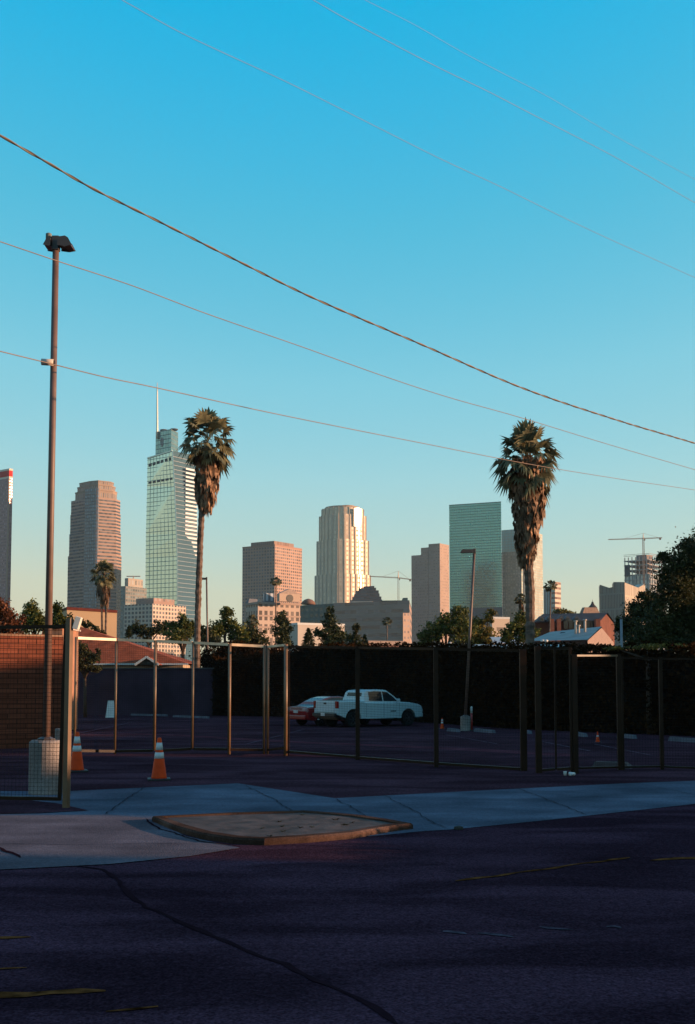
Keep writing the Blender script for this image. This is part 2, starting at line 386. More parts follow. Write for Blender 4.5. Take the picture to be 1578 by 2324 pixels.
t = thing('delineator_post', 'slim red delineator with white top beside the far concrete lamp footing', 'delineator', gp(1071, 1659))
b = MB(); b.lathe([(.05, .03), (.045, .75)], 12); b.build('tube', mat('delineator red', (.45, .03, .02), rough=.4), t, True)
b = MB(); b.lathe([(.048, .75), (.048, 1.0), (.02, 1.03)], 12); b.build('reflective_top', M_wht, t, True)
b = MB(); b.lathe([(.2, 0), (.19, .03), (.06, .04)], 8); b.build('foot', M_blk, t)

M_ws = mat('wheel stop concrete', (.13, .13, .16), var=.3, scale=2)
ws_list = [(298, 380, 1624, 1626, 75), (394, 474, 1628, 1631, 74), (1018, 1042, 1660, 1662, 0), (1080, 1122, 1661, 1664, 0), (1186, 1204, 1664, 1666, 0), (1308, 1330, 1670, 1673, 0), (1405, 1442, 1674, 1677, 0), (1522, 1590, 1682, 1686, 0)]
wsl = ['by the far wall nearest the white board', 'by the far wall nearest the tall palm', 'just left of the far lamp footing', 'just right of the far lamp footing',
       'behind the tall double posts', 'behind the small gate', 'behind the right fence post', 'at the right edge of the lot']
for (x0, x1, y0, y1, _), lb in zip(ws_list, wsl):
    A, B = gp(x0, y0), gp(x1, y1); d = B-A; t_ = thing('wheel_stop', 'pale concrete wheel stop '+lb, 'wheel stop', (A+B)/2, math.atan2(d.y, d.x), 'wheel stops round the lot')
    L_ = max((d.xy).length, .9); b = MB()
    b.prism([(-L_/2, -.09), (L_/2, -.09), (L_/2, .09), (-L_/2, .09)], -.02, .13, top=[(-L_/2+.04, -.055), (L_/2-.04, -.055), (L_/2-.04, .055), (-L_/2+.04, .055)]); b.uv = {}
    b.build('block', M_ws, t_)
# pale slab lying by the fence
A = gp(1348, 1741); B = gp(1436, 1744)
t = thing('concrete_block', 'pale long concrete block lying behind the fence beside the small gate', 'concrete block', (A+B)/2, math.atan2((B-A).y, (B-A).x))
L_ = (B-A).length; b = MB(); b.prism([(-L_/2, -.15), (L_/2, -.15), (L_/2+.02, .15), (-L_/2, .15)], 0, .11, top=[(-L_/2+.05, -.1), (L_/2-.12, -.1), (L_/2-.12, .1), (-L_/2+.05, .1)]); b.uv = {}
b.build('block', mat('block concrete', (.12, .09, .09)), t)
M_cup = mat('cup white', (.8, .8, .8), rough=.4, var=.05)
for k, (x, y, lb) in enumerate([(1283, 1761, 'small white cup on the asphalt, the lone left one before the gate'), (1298, 1761, 'small white cup tipped over on the asphalt next to the other cup')]):
    t = thing('paper_cup', lb, 'paper cup', gp(x, y), .6*k, 'litter before the small gate')
    b = MB()
    if k: b.tube([(-.05, 0, .035), (.06, 0, .03)], [.036, .027], 10)
    else: b.lathe([(.022, 0), (.03, .06), (.031, .07)], 12)
    b.build('cup_body', M_cup, t, True)
    b = MB()
    if k: b.tube([(.06, 0, .03), (.066, 0, .03)], [.03, .03], 10)
    else: b.lathe([(.033, .068), (.033, .076)], 12)
    b.build('rim', M_cup, t)
# A-frame board
p = gp(251, 1629); t = thing('a_frame_board', 'white folding board standing before the dark far wall', 'sign board', p, R(5))
b = MB()
for sgn in (-1, 1):
    b.add([(-.28, sgn*.25, 0), (.28, sgn*.25, 0), (.19, sgn*.03, 1.05), (-.17, sgn*.03, 1.05), (-.28, sgn*.22, 0), (.28, sgn*.22, 0), (.19, 0, 1.05), (-.17, 0, 1.05)],
          [(0, 1, 2, 3), (7, 6, 5, 4), (0, 4, 5, 1), (1, 5, 6, 2), (3, 2, 6, 7), (0, 3, 7, 4)])
b.build('board', mat('white board', (.75, .75, .72), rough=.5, var=.08), t)
b = MB(); b.box((0, 0, 1.055), (.36, .08, .02)); b.build('hinge', M_blk, t)

# ------------------------------------------------------------------ lamp posts
M_pole = mat('brown painted steel', (.15, .085, .065), rough=.55, var=.2, scale=4)
M_lamp = mat('lamp bronze', (.07, .05, .045), rough=.5, var=.15)
M_base = asphalt('lamp footing concrete', (.34, .29, .27), .8, 1.2)
def lamp(label, x, yb, topx, topy, Y=None, base_h=.78, base_r=.3, two=True, armdir=1, pr=.048):
    p = gp(x, yb) if Y is None else Vector((at(x, 1500, Y).x, Y, gz(Y)))
    top = at(topx, topy, p.y)
    t = thing('lamp_post', label, 'lamp post', p, 0, 'parking lot lamp posts')
    q = top-p
    b = MB(); b.lathe([(base_r, 0), (base_r, base_h-.03), (base_r-.03, base_h)], 24); b.build('footing', M_base, t)
    b = MB(); b.tube([(0, 0, base_h-.02), (q.x*.5, 0, (base_h+q.z)/2), (q.x, 0, q.z)], [pr*1.15, pr*1.05, pr], 14); b.build('pole', M_pole, t, True)
    b = MB(); b.lathe([(.13, base_h), (.13, base_h+.02), (pr*1.3, base_h+.05)], 8); b.build('base_plate', M_lamp, t)
    b = MB(); b.box((q.x, 0, q.z+.02), (.11, .11, .22)); b.build('cap', M_lamp, t, bevel=.01)
    def head(s, L0, L1, nm='lamp_head'):
        b = MB(); z = q.z+.02
        ys = (-.13, .13)
        prof = [(L0, -.055), (L1-.08, -.07), (L1, -.055), (L1-.05, .04), (L1-.09, .065), (L0, .05)]
        for yy in ys: b.v += [(q.x+s*a, yy, z+c) for a, c in prof]
        m_ = len(prof); b.f.append(tuple(range(m_))); b.f.append(tuple(range(2*m_-1, m_-1, -1)))
        for i in range(m_): b.f.append((i, (i+1) % m_, m_+(i+1) % m_, m_+i))
        h = b.build(nm, M_lamp, t, bevel=.012)
        b = MB(); b.quad((q.x+s*(L0+.08), -.13, z-.068), (q.x+s*(L1-.1), -.1, z-.074), (q.x+s*(L1-.1), .1, z-.074), (q.x+s*(L0+.08), .1, z-.068)); b.build('lens', mat('lamp lens', (.25, .25, .24), rough=.2), h)
    head(armdir, .06, .25 if two else .58)
    if two:
        head(-1, .06, .15)
        b = MB(); b.lathe([(.045, 0), (.045, .09), (.03, .1)], 10, (q.x-.11, 0, q.z+.08)); b.build('photocell', mat('photocell grey', (.2, .22, .2)), t, True)
    return t, p, q
tl, pl, ql = lamp('tall brown lamp post on a round concrete footing behind the left gate', 103, 1803, 127, 556, base_r=.24)
# lit second footing drum behind
b = MB(); b.lathe([(.12, .6), (.12, .92), (.11, .93)], 18, (.14, .42, 0)); b.lathe([(.12, 0), (.12, .6)], 18, (.14, .42, 0)); b.build('conduit_stub', M_base, tl)
z_ = at(109, 825, pl.y)-pl
jb = MB(); jb.tube([(z_.x-.07, -.09, z_.z), (z_.x+.10, -.09, z_.z-.01)], [.05, .05], 12)
jo = jb.build('junction_box', mat('pale plastic', (.6, .5, .42), rough=.4, var=.1), tl, True)
b = MB(); b.box((z_.x+.10, -.04, z_.z), (.05, .1, .05)); b.build('bracket', M_lamp, jo)
lamp('distant thin lamp post with one flat head on a footing before the hedge', 1057, 1659, 1077, 1252, base_h=.62, base_r=.22, two=False, armdir=-1, pr=.055)
lamp('distant dark lamp post with one flat head right of the left palm', 474, 1600, 469, 1314, Y=84, two=False, armdir=-1, pr=.06)
bpy.data.objects

# ------------------------------------------------------------------ wires
M_wire = mat('sunlit cable', (.22, .15, .10), rough=.6, var=.15)
M_wire2 = mat('thin cable', (.24, .16, .12), rough=.6)
def wire(label, pts, Y0, Y1, r, m=M_wire2, twist=False, name='overhead_cable'):
    # pts = photo pixels; extend beyond the frame on both ends
    pts = [(pts[0][0]-(pts[1][0]-pts[0][0])*2.2, pts[0][1]-(pts[1][1]-pts[0][1])*2.2)]+pts+[(pts[-1][0]+(pts[-1][0]-pts[-2][0])*2.2, pts[-1][1]+(pts[-1][1]-pts[-2][1])*2.2)]
    P = []
    for x, y in pts:
        k = x/1578.; P.append(at(x, y, 1/((1-k)/Y0+k/Y1)))
    fine = []
    for i in range(len(P)-1):          # catmull-rom
        a, b_, c_, d = P[max(i-1, 0)], P[i], P[i+1], P[min(i+2, len(P)-1)]
        for j in range(14):
            s_ = j/14; fine.append(.5*((2*b_)+(c_-a)*s_+(2*a-5*b_+4*c_-d)*s_*s_+(3*b_-a-3*c_+d)*s_**3))
    fine.append(P[-1]); t = thing(name, label, 'cable', fine[len(fine)//2], 0, 'overhead cables across the sky'); o = t.location.copy()
    if not twist:
        b = MB(); b.tube([p-o for p in fine], r, 6); b.build('cable_strand', m, t, True)
    else:
        dense = []; dist = 0
        for i in range(len(fine)-1):
            L_ = (fine[i+1]-fine[i]).length; k = max(1, int(L_/.06))
            for j in range(k): dense.append((fine[i].lerp(fine[i+1], j/k), dist+L_*j/k))
            dist += L_
        for ph in (0, math.pi):
            q = []
            for i, (p, s_) in enumerate(dense):
                a = s_*2*math.pi/.55+ph; q.append(p-o+Vector((0, math.cos(a), math.sin(a)))*r*.9)
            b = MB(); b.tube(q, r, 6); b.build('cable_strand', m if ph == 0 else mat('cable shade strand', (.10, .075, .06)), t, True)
wire('thick twisted cable, the boldest of all, crossing from upper left to right', [(0, 307), (110, 370), (215, 430), (350, 497), (560, 602), (720, 680), (960, 783), (1190, 882), (1400, 953), (1578, 1006)], 12, 22, .0085, M_wire, True)
wire('thin cable just under the twisted one, passing the head of the tall lamp post', [(0, 548), (130, 592), (300, 648), (470, 712), (680, 785), (870, 853), (1020, 902), (1180, 947), (1380, 1008), (1578, 1066)], 14, 28, .0062)
wire('lowest cable, meeting the pale junction box on the lamp post, crossing the right palm', [(0, 797), (110, 824), (240, 856), (360, 881), (640, 942), (960, 1006), (1200, 1053), (1400, 1086), (1578, 1112)], 15.8, 38, .0075)
wire('faint cable entering at the top edge left of centre above the twisted one', [(278, 0), (400, 68), (500, 116), (660, 190), (850, 285), (1000, 360), (1140, 425), (1340, 522), (1578, 630)], 11, 20, .0030)
wire('dark cable starting at the top edge near centre, below the highest one', [(712, 0), (800, 50), (990, 150), (1110, 208), (1220, 265), (1400, 358), (1578, 460)], 10, 18, .0031)
wire('highest and faintest cable near the upper right corner', [(830, 0), (940, 55), (1050, 118), (1150, 170), (1250, 222), (1400, 310), (1578, 407)], 9, 16, .0019)

# ------------------------------------------------------------------ fences and gates
M_fence = mat('rusty brown steel', (.030, .014, .008), rough=.4, var=.35, scale=3, spec=.12)
M_rail = mat('pale sunlit rail', (.95, .66, .42), rough=.45, var=.3, scale=4)  # galvanised rail, its sunlit brightness put into the pale colour
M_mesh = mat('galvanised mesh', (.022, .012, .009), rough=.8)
def wmesh(A, B, z0a, z1a, z0b, z1b, pitch=.055, r=.0016, slope=True):
    """welded wire grid between plan points A, B (local)"""
    b = MB(); L_ = (B-A).length; n_ = max(2, int(L_/pitch))
    for i in range(n_+1):
        k = i/n_; p = A.lerp(B, k); b.tube([(p.x, p.y, z0a+(z0b-z0a)*k), (p.x, p.y, z1a+(z1b-z1a)*k)], r, 3, False)
    m_ = max(2, int((z1a-z0a)/pitch))
    for j in range(m_+1):
        k = j/m_; b.tube([(A.x, A.y, z0a+(z1a-z0a)*k), (B.x, B.y, z0b+(z1b-z0b)*k)], r, 3, False)
    return b
def post_from_px(x, ytop, ybot, wpx, z0=None):
    p = gp(x, ybot); h = at(x, ytop, p.y).z-p.z; return p, h, wpx*mpp(p.y)
# -- left foreground gate
p0, h0, w0 = post_from_px(150, 1404, 1836, 15)
gt = thing('mesh_gate', 'tall mesh gate leaf on the thick brown post at the left edge', 'gate', p0)
tp = at(158, 1404, p0.y)-p0
b = MB(); k_ = .05; b.prism([(k_*math.cos(a_), k_*math.sin(a_)) for a_ in [R(22+90*i) for i in range(4)]], 0, tp.z, top=[(tp.x+k_*math.cos(a_), k_*math.sin(a_)) for a_ in [R(22+90*i) for i in range(4)]]); b.uv = {}; b.build('post', mat('old brown post', (.17, .09, .045), rough=.5, var=.3, scale=3), gt, bevel=.004)
A = Vector((-.10, .06, 0)); B = Vector((-1.55, .32, 0))
def up(v, z, lean=.0): return Vector((v.x+lean*z, v.y, z))
b = MB(); b.bar(up(A, .10), up(A, h0-.06, .02), .045); b.build('stile', M_fence, gt)
b = MB(); b.bar(up(B, .10), up(B, h0-.06, .02), .05); b.build('stile', M_fence, gt)
for z in (.12, h0-.10):
    b = MB(); b.bar(up(A, z, .02), up(B, z, .02), .045); b.build('rail', M_fence, gt)
wmesh(A, B, .12, h0-.1, .12, h0-.1, .05, .0022).build('wire_mesh', M_mesh, gt)
q = at(176, 1414, p0.y)-p0
b = MB(); b.box((0, 0, 0), (.075, .10, .165), M=Matrix.Rotation(R(16), 3, 'Y')); o = b.build('sign_plate', mat('pale plate', (.8, .74, .66), rough=.5, var=.05), gt, bevel=.006); o.location = q+Vector((-.005, .02, 0))
b = MB(); b.bar((-.05, .02, .0), (-.1, .0, .02), .02); b.build('bracket', M_fence, o)
# -- long middle gate leaf
M_gate = mat('bronze gate tube', (.22, .12, .06), rough=.45, var=.3, scale=4)
M_rail2 = mat('dull rail', (.16, .10, .06), rough=.5, var=.3)
def panel(name, label, pxs, grp, cat='gate', railw=.05, rnd_m=None, mesh_r=.0019, top_m=None, pitch=.05):
    """pxs: (x, ytop, yrail_bottom, yfoot or None, width px)"""
    P = []
    for x, yt, yb, yf, wd in pxs:
        if yf: g = gp(x, yf); Y = g.y
        else: Y = None
        P.append([x, yt, yb, yf, wd, Y])
    for i, p in enumerate(P):          # fill missing depths linearly
        if p[5] is None:
            a = max(k for k in range(i) if P[k][5]); c_ = min(k for k in range(i, len(P)) if P[k][5])
            k = (p[0]-P[a][0])/(P[c_][0]-P[a][0]); p[5] = 1/((1-k)/P[a][5]+k/P[c_][5])
    org = at(P[0][0], P[0][2], P[0][5]); org.z = gz(org.y); t = thing(name, label, cat, org, 0, grp)
    tops = []; bots = []
    for x, yt, yb, yf, wd, Y in P:
        T = at(x, yt, Y)-org; Bm = at(x, yb, Y)-org; Bm.x = T.x = (T.x+Bm.x)/2; g = gz(Y)-org.z
        b = MB(); z0 = g if yf else Bm.z; 
        if rnd_m: b.tube([(T.x, T.y, z0), (T.x, T.y, T.z+.02)], wd*mpp(Y)/2, 12); b.build('post', rnd_m, t, True)
        else: b.bar((T.x, T.y, z0), (T.x, T.y, T.z+.02), wd*mpp(Y)); b.build('post', M_fence, t, bevel=.003)
        tops.append(T); bots.append(Bm)
    for i in range(len(P)-1):
        sh = (tops[i+1]-tops[i]).normalized(); e = P[i][4]*mpp(P[i][5])/2; e2 = P[i+1][4]*mpp(P[i+1][5])/2
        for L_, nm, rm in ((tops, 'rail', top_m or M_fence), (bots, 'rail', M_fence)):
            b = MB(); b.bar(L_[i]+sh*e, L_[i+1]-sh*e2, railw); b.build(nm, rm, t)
        dn = Vector((0, 0, 0))
        wmesh(tops[i].xy.to_3d(), tops[i+1].xy.to_3d(), bots[i].z, tops[i].z, bots[i+1].z, tops[i+1].z, pitch, mesh_r).build('wire_mesh', M_mesh, t)
    return t
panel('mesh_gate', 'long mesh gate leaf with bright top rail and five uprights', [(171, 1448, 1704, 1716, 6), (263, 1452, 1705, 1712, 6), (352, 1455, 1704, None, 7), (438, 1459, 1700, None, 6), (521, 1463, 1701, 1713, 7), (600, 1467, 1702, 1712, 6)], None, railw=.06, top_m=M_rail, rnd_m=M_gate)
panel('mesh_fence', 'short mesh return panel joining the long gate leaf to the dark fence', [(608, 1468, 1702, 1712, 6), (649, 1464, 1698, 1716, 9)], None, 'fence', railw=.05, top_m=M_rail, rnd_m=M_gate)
panel('mesh_fence', 'dark mesh fence in front of the pickup, from the bright gate to the double posts', [(656, 1468, 1706, 1716, 3), (812, 1470, 1719, 1725, 10), (990, 1473, 1733, 1742, 10), (1188, 1477, 1746, 1750, 14)], None, 'fence', railw=.05)
panel('mesh_gate', 'narrow mesh gate between the two thick dark posts right of centre', [(1222, 1470, 1748, 1755, 13), (1261, 1472, 1746, None, 4), (1296, 1472, 1744, 1756, 5)], None, railw=.045)
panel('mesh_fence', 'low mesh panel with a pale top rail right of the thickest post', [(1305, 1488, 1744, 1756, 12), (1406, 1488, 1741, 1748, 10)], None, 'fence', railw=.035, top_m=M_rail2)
panel('mesh_fence', 'dark mesh fence running off the right edge before the hedge', [(1414, 1493, 1741, 1748, 4), (1501, 1495, 1740, 1747, 8), (1640, 1497, 1746, 1753, 8)], None, 'fence', railw=.035)
# thin grey pole by the right tree
p = Vector((at(1412, 1500, 46).x, 46, gz(46))); q = at(1412, 1405, 46)-p
t = thing('utility_pole', 'thin grey pole standing behind the hedge beside the big right tree', 'pole', p)
b = MB(); b.tube([(0, 0, 0), (0, 0, q.z)], .05, 10); b.build('pole_shaft', mat('grey galvanised', (.22, .24, .28), rough=.5), t, True)
b = MB(); b.lathe([(.06, q.z), (.06, q.z+.05), (.02, q.z+.07)], 10); b.build('cap', M_lamp, t)

# ------------------------------------------------------------------ vehicles
M_tyre = mat('tyre', (.015, .015, .015), rough=.8)
M_rim = mat('wheel rim', (.10, .10, .11), rough=.35, metal=.8)
M_glass = mat('car glass', (.02, .025, .03), rough=.06, var=.05)
M_wpaint = mat('white car paint', (.60, .72, .76), rough=.3, var=.03, coat=.5)
M_rpaint = mat('red car paint', (.36, .015, .015), rough=.3, var=.05, coat=.5)
M_red = mat('tail light red', (.35, .01, .01), rough=.2)
M_chr = mat('chrome', (.5, .5, .5), rough=.2, metal=1)
M_dk = mat('dark trim', (.02, .02, .02), rough=.5)
M_plate = mat('plate white', (.6, .6, .6), rough=.4)
def arch(cx, r, zc, z0, n=12, rev=True):
    """points of a wheel arch from front to rear along the sill (x decreasing)"""
    a0 = math.asin(min(1, max(-1, (z0-zc)/r))); pts = []
    for i in range(n+1):
        a = a0+(math.pi-2*a0)*i/n; pts.append((cx+r*math.cos(a), zc+r*math.sin(a)))
    return pts
def extr(outl, ys, scl, name, m, parent, smooth=False, bevel=.03):
    b = MB(); n_ = len(outl); cx = sum(p[0] for p in outl)/n_; zmin = min(p[1] for p in outl)
    for y, s_ in zip(ys, scl):
        b.v += [(cx+(x-cx)*s_[0], y, zmin+(z-zmin)*s_[1]) for x, z in outl]
    for k in range(len(ys)-1):
        for i in range(n_): b.f.append((k*n_+i, k*n_+(i+1) % n_, (k+1)*n_+(i+1) % n_, (k+1)*n_+i))
    b.f.append(tuple(range(n_))[::-1]); b.f.append(tuple((len(ys)-1)*n_+i for i in range(n_)))
    o = b.build(name, m, parent)
    bm = bmesh.new(); bm.from_mesh(o.data); bmesh.ops.recalc_face_normals(bm, faces=bm.faces)
    bmesh.ops.triangulate(bm, faces=[f for f in bm.faces if len(f.verts) > 4]); bm.to_mesh(o.data); bm.free()
    return o
def wheel(parent, x, y, r, wd):
    b = MB(); prof = [(r*.6, -wd/2), (r*.93, -wd/2), (r, -wd/2+.03), (r, wd/2-.03), (r*.93, wd/2), (r*.6, wd/2)]
    b.lathe(prof, 28); s_ = 1 if y > 0 else -1
    M_ = Matrix.Rotation(R(90), 4, 'X')
    b.v = [tuple(M_ @ Vector(v)+Vector((x, y, r))) for v in b.v]
    w_ = b.build('wheel', M_tyre, parent, False)
    b = MB(); b.lathe([(r*.62, wd/2-.02), (r*.62, wd/2+.004), (r*.52, wd/2-.01), (r*.18, wd/2-.015), (r*.1, wd/2+.01)], 20)
    for k in range(6):
        a = k*math.pi/3; b.box((math.cos(a)*r*.35, math.sin(a)*r*.35, wd/2), (r*.42, r*.1, .02), a)
    if s_ > 0: M_ = Matrix.Rotation(R(-90), 4, 'X')
    b.v = [tuple(M_ @ Vector(v)+Vector((x, y, r))) for v in b.v]
    b.build('rim', M_rim, w_)
def quadp(name, pts, m, parent, off):
    b = MB(); o = Vector(off); p = [Vector(q) for q in pts]; n_ = len(p)
    b.v = [tuple(q+o*.004) for q in p]+[tuple(q-o*.01) for q in p]
    b.f = [tuple(range(n_)), tuple(range(2*n_-1, n_-1, -1))]+[(i, n_+i, n_+(i+1) % n_, (i+1) % n_) for i in range(n_)]
    return b.build(name, m, parent)
hd = math.atan2(.61, .79)
tr = thing('pickup_truck', 'white four-door pickup parked nose to the hedge beyond the fence', 'pickup truck', (0, 0, 0), hd)
outl = [(-2.68, .62), (-2.70, 1.0), (-2.68, 1.27), (-1.10, 1.27), (-1.06, 1.20), (1.12, 1.17), (1.30, 1.19), (1.9, 1.15), (2.35, 1.09), (2.58, .99), (2.68, .80), (2.66, .52), (2.45, .42), (2.23, .42)]
outl += arch(1.75, .47, .42, .42)[1:-1]+[(1.28, .40), (-1.25, .40)]+arch(-1.75, .48, .44, .42)[1:-1]+[(-2.25, .46)]
extr(outl, [-.95, -.92, -.80, .80, .92, .95], [(.985, .93), (.997, .985), (1, 1), (1, 1), (.997, .985), (.985, .93)], 'body', M_wpaint, tr)
b = MB(); b.box((0, 0, .52), (5.0, 1.36, .3)); b.box((-2.6, 0, .55), (.3, 1.6, .18)); b.build('chassis', M_dk, tr)
cab = [(-1.06, 1.16), (-1.0, 1.3), (-.90, 1.68), (-.78, 1.76), (-.2, 1.80), (.30, 1.785), (.52, 1.74), (.75, 1.60), (1.22, 1.22), (1.30, 1.16)]
def cabin(outline, wb, wt, zb, zt, m, parent, nm='cab'):
    b = MB(); n_ = len(outline); zmin = min(p[1] for p in outline)
    def hw(z): return wb+(wt-wb)*(z-zb)/(zt-zb)
    for s_, e in ((-1, 0), (-1, .06), (1, .06), (1, 0)):
        for x, z in outline:
            zz = z-(.0 if e else .03*(1 if z > zb+.1 else 0)); b.v.append((x, s_*(hw(z)-e), zz))
    for k in range(3):
        for i in range(n_): b.f.append((k*n_+i, k*n_+(i+1) % n_, (k+1)*n_+(i+1) % n_, (k+1)*n_+i))
    b.f.append(tuple(range(n_))[::-1]); b.f.append(tuple(3*n_+i for i in range(n_)))
    o = b.build(nm, m, parent); bm = bmesh.new(); bm.from_mesh(o.data); bmesh.ops.recalc_face_normals(bm, faces=bm.faces)
    bmesh.ops.triangulate(bm, faces=[f for f in bm.faces if len(f.verts) > 4]); bm.to_mesh(o.data); bm.free(); return hw
hw = cabin(cab, .90, .72, 1.16, 1.8, M_wpaint, tr)
for s_ in (-1, 1):
    def sp(x, z): return (x, s_*(hw(z)+.002), z)
    pp = [sp(-.72, 1.26), sp(.12, 1.23), sp(.12, 1.70), sp(-.30, 1.71), sp(-.68, 1.68)]
    qq = [sp(.19, 1.23), sp(1.06, 1.22), sp(.80, 1.46), sp(.47, 1.67), sp(.19, 1.70)]
    for P_ in (pp, qq): quadp('side_window', P_ if s_ < 0 else P_[::-1], M_glass, tr, (0, s_, 0))
    b = MB(); b.box((1.0, s_*1.03, 1.26), (.1, .2, .17)); b.build('mirror', M_wpaint, tr, bevel=.03)
    b = MB(); b.box((-2.66, s_*.87, 1.08), (.12, .17, .34)); b.build('tail_light', M_red, tr, bevel=.02)
    b = MB(); b.box((2.55, s_*.78, .86), (.2, .3, .18)); b.build('headlight', mat('headlight', (.5, .52, .55), rough=.1), tr, bevel=.03)
    for xx in (.1, .95):
        b = MB(); b.box((xx-.5, s_*.958, 1.03), (.16, .02, .03)); b.build('door_handle', M_wpaint, tr)
    for xx in (-.95, .15, 1.15):
        b = MB(); b.box((xx, s_*.952, .80), (.012, .004, .68)); b.build('door_seam', M_dk, tr)
    for xx in (-1.75, 1.75):
        wheel(tr, xx, s_*.82, .38, .25)
quadp('rear_window', [(-.985, .6, 1.33), (-.985, -.6, 1.33), (-.91, -.56, 1.64), (-.91, .56, 1.64)], M_glass, tr, (-1, 0, .2))
quadp('windscreen', [(1.17, -.7, 1.27), (1.17, .7, 1.27), (.76, .62, 1.60), (.76, -.62, 1.60)], M_glass, tr, (.6, 0, .8))
tg = MB(); tg.box((-2.705, 0, .98), (.03, 1.5, .50)); tgo = tg.build('tailgate', M_wpaint, tr, bevel=.01)
b = MB(); b.box((-2.725, 0, 1.14), (.02, .2, .08)); b.build('handle', M_dk, tgo)
b = MB(); b.box((-2.76, 0, .60), (.16, 1.76, .16)); bo = b.build('rear_bumper', M_dk, tr, bevel=.02)
b = MB(); b.box((-2.845, .02, .62), (.01, .32, .15)); b.build('number_plate', M_plate, bo)
b = MB(); b.box((-1.88, 0, 1.272), (1.46, 1.5, .012)); b.build('bed_liner', M_dk, tr)
b = MB(); b.box((2.66, 0, .82), (.08, 1.1, .26)); b.build('grille', M_dk, tr, bevel=.02)
b = MB(); b.box((2.70, 0, .52), (.14, 1.7, .2)); b.build('front_bumper', M_wpaint, tr, bevel=.04)
b = MB(); b.box((.75, -.957, .74), (.34, .008, .05)); b.build('badge', M_dk, tr)
b = MB(); b.tube([(-2.5, .45, .36), (-2.8, .5, .36)], .035, 8); b.build('exhaust', M_chr, tr, True)
tY = 57.5
# left rear corner of truck sits at photo x=710
cL = Vector((-2.72, .93)); ch, sh_ = math.cos(hd), math.sin(hd)
tr.location = (at(712, 1600, 56.4).x-(cL.x*ch-cL.y*sh_), 56.4-(cL.x*sh_+cL.y*ch), -.5+.004)

car = thing('red_car', 'red saloon car parked on the far side of the white pickup', 'car', (0, 0, 0), hd)
outl = [(-2.25, .45), (-2.30, .72), (-2.22, .93), (-1.75, .98), (-1.2, .96), (1.0, .92), (1.7, .82), (2.15, .70), (2.3, .52), (2.2, .28), (1.78, .24)]
outl += arch(1.4, .36, .32, .26)[1:-1]+[(1.0, .22), (-1.0, .22)]+arch(-1.38, .36, .32, .26)[1:-1]+[(-1.8, .28), (-2.2, .32)]
extr(outl, [-.90, -.86, -.7, .7, .86, .90], [(.96, .90), (.99, .97), (1, 1), (1, 1), (.99, .97), (.96, .90)], 'body', M_rpaint, car)
cab = [(-1.75, .93), (-1.35, 1.18), (-.95, 1.35), (-.55, 1.43), (-.1, 1.45), (.3, 1.41), (.7, 1.24), (1.2, .93)]
hw = cabin(cab, .82, .60, .93, 1.45, M_rpaint, car, 'roof')
for s_ in (-1, 1):
    def sp(x, z): return (x, s_*(hw(z)+.002), z)
    P_ = [sp(-1.3, 1.0), sp(.95, 1.0), sp(.58, 1.22), sp(.2, 1.36), sp(-.5, 1.38), sp(-.9, 1.28)]
    quadp('side_window', P_ if s_ < 0 else P_[::-1], M_glass, car, (0, s_, 0))
    b = MB(); b.box((-2.22, s_*.68, .80), (.12, .36, .15)); b.build('tail_light', mat('pale tail light', (.5, .35, .35), rough=.2), car, bevel=.03)
    for xx in (-1.38, 1.4): wheel(car, xx, s_*.78, .32, .2)
quadp('rear_window', [(-1.66, .58, .99), (-1.66, -.58, .99), (-1.0, -.50, 1.33), (-1.0, .50, 1.33)], mat('reflecting rear glass', (.10, .14, .17), rough=.08), car, (-.6, 0, .9))
b = MB(); b.box((-2.31, 0, .70), (.02, .36, .15)); b.build('number_plate', M_plate, car)
b = MB(); b.box((-2.295, 0, .86), (.03, .9, .025)); b.build('trim_strip', M_chr, car)
b = MB(); b.box((-2.25, 0, .42), (.16, 1.6, .22)); b.build('rear_bumper', M_rpaint, car, bevel=.05)
cL = Vector((-2.3, .88)); cy_ = 58.3
car.location = (at(649, 1600, cy_).x-(cL.x*ch-cL.y*sh_), cy_-(cL.x*sh_+cL.y*ch), -.5+.004)

# ------------------------------------------------------------------ vegetation
LM = {
 'dark': leafmat('dark leaves', (.034, .040, .014), (.085, .082, .026)),
 'green': leafmat('green leaves', (.055, .080, .018), (.16, .16, .035)),
 'conifer': leafmat('conifer needles', (.030, .045, .020), (.085, .095, .036)),
 'olive': leafmat('olive leaves', (.11, .10, .022), (.28, .21, .045)),
 'red': leafmat('reddish leaves', (.10, .035, .015), (.20, .07, .03)),
 'hedge': leafmat('hedge leaves', (.026, .013, .006), (.050, .023, .009), scale=.6, trans=.1, spec=0),
}
M_bark = mat('bark', (.09, .06, .045), var=.35, scale=6, bump=.02)
def leafblob(b, r, cx, cy, cz, rx, ry, rz, n, s, clumps=None, up_bias=0.0):
    cl = []
    for _ in range(clumps or max(8, int(n/45))):
        a = r.random()*2*math.pi; z = r.uniform(-1, 1); q = math.sqrt(1-z*z); k = r.uniform(.25, 1.0)
        cl.append((math.cos(a)*q*k, math.sin(a)*q*k, z*k, r.uniform(.12, .30)))
    for _ in range(n):
        c = cl[r.randrange(len(cl))]; sg = c[3]
        x = cx+(c[0]+r.gauss(0, sg))*rx; y = cy+(c[1]+r.gauss(0, sg))*ry; z = cz+(c[2]+r.gauss(0, sg*.8))*rz
        sz = s*r.uniform(.6, 1.4)
        a = Vector((r.gauss(0, 1), r.gauss(0, 1), r.gauss(0, 1))).normalized(); t_ = Vector((r.gauss(0, 1), r.gauss(0, 1), r.gauss(0, 1)))
        c_ = a.cross(t_).normalized()*sz*.5; a = a*sz*.8; p = Vector((x, y, z))
        b.quad(p-a, p-c_, p+a, p+c_)
